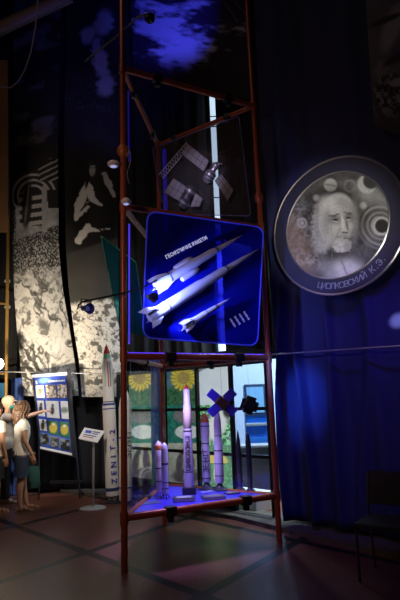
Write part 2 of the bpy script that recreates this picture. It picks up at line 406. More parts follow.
# ---- tall daylight window seen through the curtain gap
sl = mat('frosted_daylight', (.8, .9, 1), .5, emit=(.62, .82, 1.0), es=.95)
a0, a1 = P(209, 86, 9.2), P(223, 86, 9.2); b0, b1 = P(221, 352, 9.2), P(233, 352, 9.2)
bm = MB(); prism(bm, [a0, a1, b1, b0], (0, .03, 0)); wn2 = struct('window_2', bm, sl, smooth=False)
bm = MB()
for y in (120, 131, 174, 205, 252, 300, 322):
    t = (y - 86) / 266; q = a0.lerp(b0, t); q2 = a1.lerp(b1, t); tube(bm, [q + Vector((-.05, -.02, 0)), q2 + Vector((.05, -.02, 0))], .012, 6)
build('glazing_bar', bm, frame_m, parent=wn2)

# ---- stone plinth edging (curved kerb) along the walls
kp = [G(-80, 497), G(60, 493), G(130, 500), G(182, 511), G(235, 520), G(290, 534), G(345, 547), G(400, 560), G(520, 592)]
bk = [Vector((-5.6, 9.78, 0)), Vector((-2.7, 9.78, 0)), Vector((-1.5, 9.5, 0)), Vector((-.4, 8.7, 0)), Vector((.5, 7.7, 0)), Vector((1.2, 6.9, 0)), Vector((1.9, 6.1, 0)), Vector((2.6, 5.4, 0)), Vector((3.4, 4.7, 0))]
bm = MB(); prism(bm, kp[1:] + bk[1:][::-1], (0, 0, .05))
struct('trim_2', bm, mat('pebble_plinth', (.10, .085, .07), .85, noise=.6, nscale=28), smooth=False)

# ================================================================== CURTAINS AND BANNERS
def curtain(name, p0, p1, z0, z1, m, amp, wl, label, cat='curtain', nu=160, nv=60, seed=1, sway=0.0, pinch=None, group=None, flare=0.0, ridge=None):
    p0, p1 = Vector(p0), Vector(p1); d = (p1 - p0); Ln = d.length; d.normalize(); n = Vector((d.y, -d.x, 0))
    if n.y > 0: n = -n
    s = np.linspace(0, Ln, nu + 1)[None, :] * np.ones((nv + 1, 1)); t = np.linspace(0, 1, nv + 1)[:, None] * np.ones((1, nu + 1))
    z = z1 + (z0 - z1) * t
    ph = 2 * PI * (s / wl + .35 * fbm(s * 1.3 + seed, t * 2 + seed, 2) * 3)
    am = amp * (.35 + .65 * t)
    if pinch: am = am * (1 - .75 * np.exp(-((z - pinch) / .25) ** 2)) + .0
    off = am * np.sin(ph) + am * .4 * np.sin(ph * 2.3 + 1) + flare * t ** 2
    s2 = s + sway * t ** 2
    if ridge:
        for (pts, h_, w_) in ridge:
            c_ = np.interp(z, [q[0] for q in pts], [q[1] for q in pts]); off = off + h_ * sst(2.9, 2.0, -(-z)) * np.exp(-((s - c_) / w_) ** 2) if False else off + h_ * np.clip((3.4 - z) / 1.2, 0, 1) * np.exp(-((s - c_) / w_) ** 2)
    V = np.stack([p0.x + d.x * s2 + n.x * off, p0.y + d.y * s2 + n.y * off, z], -1).reshape(-1, 3)
    idx = np.arange((nv + 1) * (nu + 1)).reshape(nv + 1, nu + 1)
    f = np.stack([idx[:-1, :-1], idx[:-1, 1:], idx[1:, 1:], idx[1:, :-1]], -1).reshape(-1, 4)
    me = bpy.data.meshes.new(name); me.from_pydata(V.tolist(), [], f.tolist()); me.materials.append(m)
    o = build(name, me, None); setp(o, label, cat, group)
    so = o.modifiers.new('thickness', 'SOLIDIFY'); so.thickness = .006
    return o
navy = mat('navy_cloth', (.018, .026, .11), .75, noise=.15, nscale=8)
blackc = mat('black_cloth', (.006, .006, .008), .9, noise=.2, nscale=10)
bluec = mat('blue_cloth', (.10, .22, .75), .7, noise=.15, nscale=8)
q0 = R0 - RD * .93; q1 = R0 + RD * 4.2
def rs(x, y): q = PL(x, y, R0, RN); return q.z, (q - q0).dot(RD)
rdg = [(sorted([rs(297, 310), rs(299, 350), rs(305, 400), rs(311, 440), rs(318, 500)]), .15, .055), (sorted([rs(281, 310), rs(281, 400), rs(284, 460), rs(290, 520)]), .10, .035),
       (sorted([rs(330, 340), rs(336, 420), rs(342, 500)]), .05, .05), (sorted([rs(372, 340), rs(366, 420), rs(360, 500)]), .05, .06)]
curtain('navy_curtain', q0, q1, .10, 10.9, navy, .035, .85, 'wide navy blue curtain behind the round portrait, right of the pipe tower', nu=420, nv=110, pinch=2.15, ridge=rdg)
bd0 = P(128, 250, 9.5); bd1 = P(211, 250, 9.0)
curtain('black_curtain', (bd0.x - .25, 9.55, 0), (bd1.x - .02, 9.45, 0), 2.35, 10.9, blackc, .05, .3, 'black curtain left of the bright slit behind the pipe tower', seed=3, sway=.10)
g1 = P(224, 250, 8.9); curtain('black_curtain', (g1.x - .02, 9.0, 0), (1.05, 6.95, 0), 2.3, 10.9, blackc, .05, .3, 'black curtain right of the bright slit behind the pipe tower', seed=8, sway=.06)
curtain('black_curtain', (-5.5, 9.72, 0), (-1.75, 9.66, 0), .05, 10.9, blackc, .04, .45, 'black curtain covering the left wall behind the photo banners', nu=240, seed=5)
curtain('blue_curtain', WP(165, 430, -.12).xy.to_3d(), WP(152, 430, -.12).xy.to_3d(), .051, 2.3, bluec, .03, .12, 'narrow blue curtain strip between the sunflower picture and its modelled reflection', nu=60, seed=2)
curtain('blue_curtain', P(24, 400, 9.5).xy.to_3d(), P(11, 400, 9.5).xy.to_3d(), .0, 2.1, mat('deep_blue_cloth', (.04, .09, .32), .7), .03, .12, 'narrow blue curtain strip lit behind the woman in white', nu=60, seed=9)

def interp(tab, y): return np.interp(y, [a for a, _ in tab], [b for _, b in tab])
def banner(name, left, right, y0, y1, Y, billow, fn, m, nu, nv, label, cat='banner'):
    ys = np.linspace(y0, y1, nv + 1); V = []
    for y in ys:
        xl, xr = interp(left, y), interp(right, y); t = (y - y0) / (y1 - y0)
        for k in range(nu + 1):
            s = k / nu; dep = Y - billow * math.sin(PI * s) * (.3 + .7 * t) + .05 * math.sin(5 * t + 3 * s)
            V.append(P(xl + (xr - xl) * s, y, dep))
    o = paint_mesh(name, np.array(V), nu, nv, fn, m); setp(o, label, cat); return o
def pic1(x, y):
    n = fbm(x * .05, y * .035); n2 = fbm(x * .22 + 4, y * .22); n3 = fbm(x * .6, y * .6, 3)
    moon = .62 + .25 * (n2 - .5)
    wx = x + 9 * (fbm(x * .08, y * .08 + 7, 4) - .5); wy = y + 14 * (fbm(x * .07 + 5, y * .05, 4) - .5)
    low = .66 + .22 * (n2 - .5) + .25 * (fbm(x * .8, y * .8, 3) - .5)
    rid = np.abs(fbm(wx * .055 + 1, wy * .03 + 2, 5) - .48); low = over(low, .08, 1 - sst(.006, .040, rid))
    low = over(low, .10, sst(.56, .60, fbm(wx * .11 + 3, wy * .06, 5)) * .85)
    low = over(low, .15, sst(.60, .64, fbm(wx * .35, wy * .25 + 4, 4)) * .7)
    low = over(low, .14, blob(wx, wy, 41, 322, 5, 8, 0, .5)); low = over(low, .18, blob(wx, wy, 54, 288, 7, 9, 30, .5) * sst(.4, .55, n2))
    st = np.sin((x * .8 - y * .6) * .9 + 7 * n2); low = over(low, .06, sst(0, .5, st) * blob(x, y, 30, 366, 17, 26, -25, .5))
    low = over(low, .80, blob(x, y, 58, 345, 6, 12, 20, .8) * .8)  # bright oval paints the floodlight's hot spot into the print
    crowd = .05 + .55 * sst(.48, .60, fbm(x * 1.1 + 3, y * 1.0, 4)) ; k = sst(262, 285, y + 20 * (n2 - .5))
    o = over(crowd, low, k)
    wall = .52 + .3 * (n2 - .5) * 2; wm_ = (sst(0, 2, 243 - (x - 12) * .38 - y)) * (x > 16)
    o = over(o, wall, wm_)
    arc = np.hypot(x - 34, (y - 196) * 1.0); rings = .05 + .62 * sst(.1, .5, np.sin((arc - 9) * 1.15)); inarch = (arc > 8) * (arc < 25) * (y < 205) * (x < 60)
    o = over(o, .03, (y < 196) * 1.0); o = over(o, rings, inarch * sst(150, 172, y + .3 * x) * 1.0)
    band = .04 + .60 * (np.sin((y + x * .15) * .75) > 0); o = over(o, band, ((x > 20) * (x < 42) * (y > 193) * (y < 226)) * 1.0)
    o = over(o, .04, blob(x, y, 27, 205, 5, 24, 4, .2)); o = over(o, .3, blob(x, y, 27, 205, 1.2, 20, 6, .4) * .7)
    o = over(o, .56 + .2 * (n3 - .5), ((x > 42) * (x < 47) * (y > 186) * (y < 232)) * 1.0)
    o = over(o, .03, ((x > 48) * (y > 190) * (y < 208)) * 1.0)
    o = over(o, .5 * sst(.2, .8, np.sin((y + x * .5) * 1.1 + 2 * n2)) + .03, ((x > 38) * (y > 158) * (y < 182) * (y > 196 - x * .75)) * 1.0)
    wisp = .02 + .10 * sst(.52, .72, fbm(x * .05, y * .08 + x * .03)); o = over(o, wisp, 1 - sst(148, 165, y + .25 * x - 8))
    return rgb(o, (1, .97, .90))
def pic2(x, y):
    n = fbm(x * .05 + 7, y * .05); n2 = fbm(x * .25 + 4, y * .25); n3 = fbm(x * .9, y * .9, 3)
    o = .02 + .02 * n
    for b in ((104, 22, 9, 13, 20), (96, 45, 5, 8, 10), (101, 62, 7, 16, -10), (105, 86, 8, 11, 25), (88, 34, 6, 10, 30)):
        bb = blob(x + 8 * (n2 - .5), y + 8 * (n - .5), *b, soft=.35); o = over(o, .42, bb)
    o = over(o, .3, sst(.66, .72, n3) * blob(x, y, 92, 100, 25, 24, 0, .5))
    # seated woman
    o = over(o, .012, blob(x, y, 94, 200, 26, 60, 0, .3) * (y > 140))
    def sg(x0, y0, x1, y1, w0, w1):
        dx_, dy_ = x1 - x0, y1 - y0; t = np.clip(((x - x0) * dx_ + (y - y0) * dy_) / (dx_ * dx_ + dy_ * dy_), 0, 1); d = np.hypot(x - x0 - t * dx_, y - y0 - t * dy_) + 4.0 * (n2 - .5)
        return 1 - sst(-.5, .6, d - (w0 + (w1 - w0) * t))
    body = np.maximum.reduce([sg(87, 184, 79, 206, 3.2, 4.2), sg(78, 206, 76, 219, 2.8, 1.4), sg(77, 218, 88, 207, 1.6, 2), sg(89, 187, 93, 200, 3.8, 3.0), sg(93, 201, 101, 205, 2.2, 1), sg(79, 240, 88, 227, 3.6, 3.2), sg(88, 228, 99, 231, 3, .6), blob(x, y, 87, 194, 5.5, 9, 15, .2) * sst(.36, .5, n2)])
    o = over(o, .015, blob(x, y, 92, 168, 9, 14, 0, .15)); o = over(o, .62 + .1 * n2, body)
    o = over(o, .48, np.maximum.reduce([sg(104.5, 174, 109.5, 186, 2.2, 2.6), sg(110, 188, 114, 196, 1.4, 1.8), sg(101, 229, 110, 229, .6, .6)]))
    o = over(o, .012, np.maximum(blob(x, y, 95.5, 176, 2.4, 9, -5, .3), blob(x, y, 88, 178, 2.0, 11, 12, .3)))
    o = over(o, .42, blob(x, y, 92.5, 170, 3.0, 6.2, 4, .2)); o = over(o, .05, np.maximum(blob(x, y, 91, 168, 1.1, .6), blob(x, y, 94.6, 168, 1.1, .6)))
    o = over(o, .12, blob(x, y, 93.2, 174, 1.3, .5)); o = over(o, .03, blob(x, y, 92, 163.5, 4, 2.2, 0, .2))
    g = .04 + .03 * n + .3 * sst(.80, .83, n3); o = over(o, g, sst(0, 3, y - (250 - .33 * (x - 75))))
    cr = np.abs(fbm(x * .11, y * .11 + 5, 5) - .5); rock = .66 + .15 * n2; rock = over(rock, .12, 1 - sst(.004, .022, cr)); cr2 = np.abs(fbm(x * .25 + 3, y * .25, 4) - .5); rock = over(rock, .2, (1 - sst(.01, .035, cr2)) * .7); rock = over(rock, .14, sst(.57, .64, fbm(x * .16 + 9, y * .16 + 2)))
    o = over(o, rock, sst(0, 5, y - (302 + 10 * (fbm(x * .3, y * .1) - .5) - .12 * (x - 75))))
    return rgb(o, (1, .97, .90))
bprint = printmat('banner_print', .55)
banner('photo_banner', [(-60, 14), (130, 12), (250, 12.5), (290, 14), (330, 17), (360, 20), (397, 24)], [(-60, 62), (150, 58), (250, 59), (290, 63), (330, 70), (375, 77), (397, 79)],
       -40, 396, 9.38, .12, pic1, bprint, 90, 760, 'tall black and white photo banner of arched building above a moon surface')
banner('photo_banner', [(-60, 66), (150, 64), (250, 66), (290, 69), (330, 74), (360, 79), (397, 82)], [(-60, 126), (150, 119), (250, 118), (330, 119), (397, 122)],
       -40, 397, 9.42, .10, pic2, bprint, 90, 760, 'tall black and white photo banner of seated woman above rocky ground')
def pic3(x, y):
    n = fbm(x * .06, y * .06); n3 = fbm(x * .35, y * .35, 4)
    o = .10 + .14 * n; o = over(o, .5, blob(x, y, 392, 28, 8, 24, 20, .4)); o = over(o, .3, blob(x, y, 383, 70, 8, 10, 10, .4))
    o = over(o, .02, np.maximum(blob(x, y, 386, 20, 18, 3, -22, .3), blob(x, y, 397, 58, 16, 4, -30, .3)))
    o = over(o, .34 * sst(.5, .6, n3), blob(x, y, 390, 96, 16, 24, 0, .3)); o = over(o, .55, blob(x, y, 399, 82, 9, 4, -15, .2))
    return rgb(over(o, .03, sst(100, 130, y)), (.9, .9, 1))
def rp(x, y, off): return PL(x, y, R0 - RN * off, RN)
V = quadV(rp(364, -30, .12), rp(470, -30, .12), rp(470, 155, .12), rp(374, 128, .12), 70, 110)
o = paint_mesh('photo_banner', V, 70, 110, pic3, bprint); setp(o, 'dim photo banner with bare branches above the round portrait at right', 'banner')
# upper nebula banner
def neb(x, y):
    n = fbm(x * .035 + 2, y * .07 + 3, 6); c = rgb(.05 + .0 * x, (.6, .35, 1))
    k = sst(.50, .80, n * .9 + .34 * blob(x, y, 168 + .4 * (y - 20), 24, 34, 34, 0, .9) + .5 * (fbm(x * .12 + y * .05, y * .35 - x * .05, 5) - .5) + .10 * blob(x, y, 157, 56, 9, 6, 20, .8) + .12 * blob(x, y, 190, 58, 12, 5, 12, .8)); c = over(c, rgb(.75 + 0 * x, (.7, .75, 1)), k[:, None])
    return over(c, rgb(.015 + .0 * x, (1, .6, .9)), sst(52, 78, y + 12 * (n - .5))[:, None])
V = quadV(P(128, -45, 8.9), P(252, -45, 7.0), P(250, 100, 7.0), P(134, 82, 8.9), 120, 140)
o = paint_mesh('nebula_banner', V, 120, 140, neb, bprint); setp(o, 'dark cloth print with blue glowing clouds high behind the tower', 'banner')

# rail wires
def wire(name, pts, r, m, label, cat='wire'): 
    bm = MB(); tube(bm, pts, r, 8); return solo(name, bm, m, label, cat)
steel = mat('brushed_steel', (.55, .55, .6), .35, .9)
wire('steel_rail', [P(-40, 371, 9.1), P(120, 374, 9.1)], .008, steel, 'thin steel rail across the two photo banners above the poster board', 'rail')
wire('steel_rail', [rp(271, 354.5, .2), rp(400, 346, .2), rp(440, 343.5, .2)], .011, steel, 'thin steel rail across the navy curtain below the round portrait', 'rail')

# ================================================================== PORTRAIT MEDALLION
DC = P(335.6, 225.6, 5.72); RAD = .8797 * 5.72 / 6.0; yaw = -.689
dx = Vector((math.cos(yaw), math.sin(yaw), 0)); dz = Vector((0, 0, 1)); dn = Vector((math.sin(yaw), -math.cos(yaw), 0))  # toward the hall
if dn.y > 0: dn = -dn
md = thing('portrait_medallion', 'large round portrait of a bearded old man with planets on navy curtain', 'picture', tuple(DC - dz * RAD - dn * .0))
bm = MB(); lathe(bm, DC, dn, [(RAD, -.02), (RAD, .02), (RAD * .80, .022), (0, .022)], 96); build('disc', bm, mat('disc_navy', (.030, .034, .075), .45, noise=.15, nscale=5), md)
def ringbm(r, rad, off, seg=120):
    bm = MB(); pts = [DC + dn * off + (dx * math.cos(a) + dz * math.sin(a)) * r for a in np.linspace(0, 2 * PI, seg)]
    tube(bm, pts, rad, 8, side=None); return bm
silver = mat('silver_trim', (.62, .62, .62), .3, .85)
build('outer_rim', ringbm(RAD, .016, .01), silver, md); build('inner_rim', ringbm(RAD * .775, .011, .028), silver, md)
def face(x, y):
    n = fbm(x * .12, y * .12); n2 = fbm(x * .45, y * .45); o = .03 + .20 * n * n + .08 * n2
    o = over(o, .36 + .3 * n, blob(x, y, 372, 195, 22, 8, 20, .8) * .5)
    # clouds and nebula lines
    o = over(o, .45, blob(x, y, 305, 262, 22, 10, 25, .6) * sst(.35, .6, n2) ); o = over(o, .30, blob(x, y, 300, 225, 12, 24, 0, .6) * sst(.4, .6, n2))
    # planets
    def ringd(cx, cy, r, w_, v):
        nonlocal o; d = np.hypot(x - cx, (y - cy)); o = over(o, v, np.exp(-((d - r) / w_) ** 2))
    for r, v_ in ((9, .5), (13.5, .36), (19, .42), (23.5, .24)): ringd(381, 226 + .1 * (x - 381), r + 1.5 * (n - .5), 1.1, v_)
    o = over(o, .04, blob(x, y, 382, 226, 7.5, 8)); ringd(382, 226, 8, .9, .7)
    o = over(o, .62, blob(x, y, 367, 184, 9.5, 9.5, 0, .1)); o = over(o, .07, blob(x, y, 371, 181, 8, 8, 0, .15))
    o = over(o, .62, blob(x, y, 330.5, 185, 6.5, 6.5, 0, .15)); o = over(o, .3, np.exp(-((y - 185 - .2 * (x - 330)) / 1) ** 2) * blob(x, y, 330.5, 185, 6, 6))
    o = over(o, .7, blob(x, y, 316.5, 198, 3, 3, 0, .6)); o = over(o, .7, blob(x, y, 363, 205.5, 3.4, 3.4, 0, .5)); ringd(350, 186, 5.5, 1.2, .3)
    ringd(302, 223, 4.2, 1.2, .6); o = over(o, .6, blob(x, y, 302, 223, 2, 2))
    # coat and shoulders
    o = over(o, .66 + .12 * (n2 - .5), blob(x, y, 345, 283, 22, 24, 10, .3)); o = over(o, .3, blob(x, y, 325, 272, 10, 14, -35, .5) * .7)
    o = over(o, .25, np.clip(np.exp(-((x - 342 - .4 * (y - 262)) / .8) ** 2) * (y > 255) * (y < 292), 0, 1)); o = over(o, .14, blob(x, y, 312, 276, 14, 8, 25, .5))
    # hair and head
    hx = x + 2.2 * (n2 - .5) * 2; hy = y + 2.2 * (fbm(x * .4 + 9, y * .4) - .5) * 2
    o = over(o, .02, blob(x, y, 336, 221, 28, 33, 5, .35) * .8)
    o = over(o, .44 + .35 * (n2 - .5), blob(hx, hy, 321, 222, 9.5, 23, 8, .3)); o = over(o, .5 + .25 * (n2 - .5), blob(hx, hy, 324, 240, 9, 14, 25, .4))
    o = over(o, .56 + .10 * n2, blob(x, y, 337, 219, 18.5, 26, 8, .08))
    o = over(o, .80, blob(x, y, 331, 205, 10, 8, 20, .7) * .9); o = over(o, .40, blob(x, y, 345, 204, 9, 5, 25, .8) * .7)
    o = over(o, .25 + .1 * n2, blob(x, y, 354, 222, 4.5, 20, 0, .7) * .9); o = over(o, .42, blob(x, y, 327, 222, 4, 12, 5, .7) * .8)
    o = over(o, .70, blob(x, y, 334, 228, 5, 5, 10, .8) * .8); o = over(o, .62, blob(x, y, 350, 226, 3, 4, 0, .8) * .8)
    o = over(o, .26, blob(x, y, 335, 219.5, 6, 4.2, -8, .7)); o = over(o, .24, blob(x, y, 348.8, 217.5, 4.8, 3.8, 8, .7))
    o = over(o, .62, np.maximum(blob(x, y, 335.3, 221.6, 3, .8, 8, .5), blob(x, y, 348.3, 219.8, 2.4, .7, -6, .5))); o = over(o, .04, np.maximum(blob(x, y, 335.5, 219.8, 2.6, 1.0, 4), blob(x, y, 348.3, 217.9, 2.2, .9, -4)))
    o = over(o, .16, np.maximum(blob(hx, hy, 334.2, 215.0, 6, 1.2, -12, .5), blob(hx, hy, 348.4, 213.2, 5, 1.2, 14, .5)))
    o = over(o, .84, blob(x, y, 343, 224, 1.5, 8, -8, .6)); o = over(o, .72, blob(x, y, 344.2, 230, 2.6, 2.0, 0, .6)); o = over(o, .12, blob(x, y, 345.0, 232.6, 3.2, 1.0, 8, .5)); o = over(o, .22, blob(x, y, 347, 225, 1.2, 6, -10, .7))
    o = over(o, .30, np.exp(-((x - 338.5 + .5 * (y - 232)) / .8) ** 2) * (y > 228) * (y < 242) * .8)
    o = over(o, .42 + .4 * (n2 - .5), blob(hx, hy, 343.5, 236.3, 8.5, 2.4, -6, .5)); o = over(o, .10, blob(x, y, 345.5, 238.6, 4.2, .9, -5, .5))
    o = over(o, .66 + .5 * (n2 - .5), blob(hx, hy, 342, 246, 9.5, 7.5, -10, .25)); o = over(o, .34, blob(hx, hy, 347.5, 246, 3.5, 6, 0, .6) * .7)
    o = over(o, .06, np.exp(-((y - 253.5 + .012 * (x - 339) ** 2) / 1.1) ** 2) * (np.abs(x - 338) < 11))
    o = over(o, .30, np.exp(-((x - 331.5 - .02 * (y - 225)) / .5) ** 2) * (y > 226) * (y < 272) * .5)
    for k, yy in enumerate((203.5, 207.5, 210.5)): o = over(o, .42, np.exp(-((y - yy - .014 * (x - 340) ** 2 - .8 * np.sin(x * .7)) / .45) ** 2) * (np.abs(x - 341) < 8) * .7)
    for dx_ in (0, 2.2): o = over(o, .35, np.exp(-((x - 329 - dx_ + .25 * (y - 225)) / .5) ** 2) * (y > 220) * (y < 234) * .5)
    o = o * (.80 + .4 * fbm(x * 1.1, y * .8, 3)); c = rgb(o, (.96, 1.0, 1.02)); sep = blob(x, y, 293, 245, 16, 36, -20, .6); return over(c, rgb(.30 + .1 * n2, (1, .68, .42)), sep[:, None] * .55)
nr, na = 90, 240; V = [DC + dn * .026 + (dx * math.cos(a) + dz * math.sin(a)) * (RAD * .775 * r / nr) for r in range(nr + 1) for a in np.linspace(0, 2 * PI, na + 1)]
paint_mesh('portrait', np.array(V), na, nr, face, printmat('portrait_print', .4), parent=md, thick=0)
lt = mat('lettering_grey', (.32, .38, .48), .5)
s = 'ЦИОЛКОВСКИЙ К.Э.'; a0_, a1_ = math.radians(-110), math.radians(-45)
for i, ch in enumerate(s):
    if ch == ' ': continue
    a = a0_ + (a1_ - a0_) * i / (len(s) - 1); rr = RAD * .885; c = DC + dn * .026 + (dx * math.cos(a) + dz * math.sin(a)) * rr
    xd = -(dx * math.sin(a)) + dz * math.cos(a)
    text('letter', ch, c, xd, -(dx * math.cos(a) + dz * math.sin(a)), .102, lt, md, .003)

# ================================================================== PIPE TOWER
TA = Vector((-.81, 5.19, 0)); TB = Vector((.80, 6.04, 0)); TC = Vector((-.56, 7.0, 0)); ZL = [.485, 2.055, 3.70, 5.40]
pipe = mat('copper_red_pipe', (.42, .10, .045), .38, .25, noise=.15, nscale=6); clampm = mat('black_clamp', (.015, .015, .02), .5)
tw = thing('display_tower', 'triangular red-brown pipe tower with glass case and shelf', 'display stand', tuple(TA))
U = Vector((0, 0, 1))
for t_, nm in ((TA, 8.8), (TB, 8.2), (TC, 5.46)):
    bm = MB(); tube(bm, [t_, t_ + U * nm], .033, 16); build('post', bm, pipe, tw)
def beam(a, b, z, r=.036):
    a, b = a + U * z, b + U * z; d = (b - a).normalized(); bm = MB(); tube(bm, [a + d * .03, b - d * .03], r, 14); return build('crossbar', bm, pipe, tw)
for z in ZL:
    beam(TA, TB, z); beam(TA, TC, z, .032); beam(TB, TC, z, .032)
for t_ in (TA, TB, TC):
    for z in ZL:
        bm = MB(); tube(bm, [t_ + U * (z - .06), t_ + U * (z + .06)], .042, 16); build('joint_sleeve', bm, pipe, tw)
bm = MB(); lathe(bm, TA + U * 4.36, U, [(.036, -.07), (.062, -.04), (.07, 0), (.062, .04), (.036, .07)], 18); build('coupling', bm, mat('coupling_orange', (.5, .16, .05), .4, .3), tw)
bm = MB(); lathe(bm, TB + U * 4.1, U, [(.036, -.07), (.055, -.03), (.055, .03), (.036, .07)], 18); build('coupling', bm, pipe, tw)
def clamp(p, d, s=(.12, .085, .10)):
    bm = MB(); R = Matrix.Rotation(math.atan2(d.y, d.x), 3, 'Z'); box(bm, p, s, R, .012); box(bm, p + Vector((0, 0, -s[2] * .75)), (s[0] * .5, s[1] * .7, s[2] * .6), R, .008); return build('clamp', bm, clampm, tw)
AB = TB - TA; AC = TC - TA; BC = TC - TB
abn = Vector((AB.y, -AB.x, 0)).normalized()   # toward camera
if abn.y > 0: abn = -abn
for z, ts in ((ZL[0], (.27, .77)), (ZL[1], (.29, .77)), (ZL[3], (.24, .78))):
    for t in ts: clamp(TA + AB * t + U * z, AB)
for z, ts in ((ZL[3], (.25, .8)), (ZL[1], (.5,)), (ZL[0], (.5,))):
    for t in ts: clamp(TA + AC * t + U * z, AC, (.1, .075, .08)); clamp(TB + BC * t + U * z, BC, (.1, .075, .08))
# brace in the middle bay
bm = MB(); a = PL(226, 300, TB - BC.normalized() * 0, Vector((-BC.y, BC.x, 0))); b = PL(270, 352, TB, Vector((-BC.y, BC.x, 0))); tube(bm, [a, b], .02, 10); build('brace', bm, mat('dark_steel', (.04, .03, .03), .4, .5), tw)
# shelf
cen = (TA + TB + TC) / 3
def inset(k): return [cen + (q - cen) * k for q in (TA, TB, TC)]
bm = MB(); prism(bm, [q + U * ZL[0] for q in inset(.93)], (0, 0, .012)); build('shelf', bm, mat('shelf_blue', (.07, .05, .75), .3), tw, smooth=False)
# glass walls of the case
gl = glass('clear_glass')
for a, b in ((TA, TB), (TA, TC), (TB, TC)):
    d = (b - a).normalized(); n = Vector((d.y, -d.x, 0)); 
    if (cen - a).dot(n) > 0: n = -n
    p0 = a + d * .06 - n * .045; p1 = b - d * .06 - n * .045
    if a is TA and b is TB: continue
    bm = MB(); prism(bm, [p0 + U * (ZL[0] + .05), p1 + U * (ZL[0] + .05), p1 + U * (ZL[1] - .05), p0 + U * (ZL[1] - .05)], n * .008); build('glass_wall', bm, gl, tw, smooth=False)
d = AB.normalized(); p0 = TA + d * .06 + abn * .0; p1 = TB - d * .06
bm = MB(); prism(bm, [p0 + U * (ZL[0] + .05), p1 + U * (ZL[0] + .05), p1 + U * (ZL[1] - .05), p0 + U * (ZL[1] - .05)], abn * .008); build('glass_wall', bm, gl, tw, smooth=False)
# blue light tubes fixed behind the front left post
ledb = mat('led_blue', (.05, .05, 1), .4, emit=(.09, .05, 1.0), es=.8)
bm = MB(); tube(bm, [PL(129.2, 224, TA + AC * .05, (0, 1, 0)), PL(129.2, 344, TA + AC * .05, (0, 1, 0))], .0085, 8); build('light_tube', bm, ledb, tw, label='glowing blue vertical light tube')
bm = MB(); q = ZL[1] + .04; tube(bm, [TA + AB * .03 + U * q - abn * .02, TA + AB * .97 + U * q - abn * .02], .008, 8); build('light_tube', bm, mat('led_dim', (.05, .03, .8), .4, emit=(.12, .05, 1), es=.9), tw, label='glowing blue light strip along the crossbar')
for (t, z0, z1) in ((.06, 4.3, 5.2),):
    bm = MB(); p = TA + AC * t + AB * .02; tube(bm, [p + U * z0, p + U * z1], .008, 8); build('light_tube', bm, mat('led_dimmer', (.05, .03, .8), .4, emit=(.06, .03, 1), es=.12), tw)
bm = MB(); p = TC + Vector((.1, -.05, 0)); tube(bm, [p + U * 4.0, p + U * 5.3], .03, 8); build('light_tube', bm, MC['led_dimmer'], tw)
light_c = spot('case_mid_blue', TA + AC * .3 + AB * .2 + U * 3.6, cen + U * 2.2, 6, BLUE, 100, 1, .05)

# ---- blue edge-lit acrylic sheet with geophysical rockets
OFF = .10
def QP(x, y, off=OFF): return PL(x, y, TA + abn * off, abn)
corn = roundpoly([QP(147.5, 211), QP(263.5, 227.5), QP(257.5, 346), QP(142.5, 337.5)], .13)
bp = thing('blue_acrylic_sheet', 'blue glowing acrylic sheet with rounded corners on front of the tower', 'panel', tuple(QP(200, 342)))
bm = MB(); prism(bm, corn, -abn * .012); build('sheet', bm, glass('blue_acrylic', tint=(.10, .10, .5), gloss=.05, diff=.32, dcol=(.015, .025, .9), rough=.08), bp, smooth=False)
bm = MB(); tube(bm, corn + [corn[0]], .009, 6); build('edge', bm, mat('edge_blue', (.1, .12, 1), .3, emit=(.04, .05, 1), es=.14), bp, label='bright blue lit rim')
whitei = mat('glowing_white_ink', (.85, .85, .9), .5, emit=(.7, .72, 1), es=.45)  # emission put into the lettering so it reads brighter than its lighting
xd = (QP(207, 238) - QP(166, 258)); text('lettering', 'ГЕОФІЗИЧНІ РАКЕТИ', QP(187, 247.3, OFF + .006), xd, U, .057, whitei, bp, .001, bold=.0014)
lb = mat('glowing_violet_ink', (.4, .4, .75), .5, emit=(.3, .3, .9), es=.25)  # caption colour with a faint glow put in as emission
text('lettering', 'М-100', QP(184, 301, OFF + .004), xd, U, .07, mat('blue_ink', (.12, .14, .9), .5), bp, .001)
for k in range(4):   # small four-line caption
    bm = MB(); a = QP(230 + k * 4.6, 318.5 - k * 2.4, OFF + .004); b = QP(235.5 + k * 4.6, 327 - k * 2.4, OFF + .004); dd = b - a
    for j in range(5):
        c = a + dd * (j + .5) / 5; R = Matrix((dd.normalized(), abn, dd.normalized().cross(abn))).transposed(); box(bm, c, (dd.length / 6.5, .002, .028 if (j + k) % 2 else .02), R)
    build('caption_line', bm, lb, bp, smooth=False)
bm = MB(); prism(bm, [QP(143.5, 262, OFF + .002), QP(218, 228, OFF + .002), QP(226, 243, OFF + .002), QP(145.5, 292, OFF + .002)], -abn * .001); build('title_band', bm, glass('band_tint', tint=(.6, .6, 1), gloss=.02, diff=.06, dcol=(.05, .06, .9)), bp, smooth=False)
rkt_w = mat('rocket_white', (.62, .64, .70), .42, noise=.12, nscale=12); rkt_d = mat('rocket_grey', (.10, .11, .14), .5)
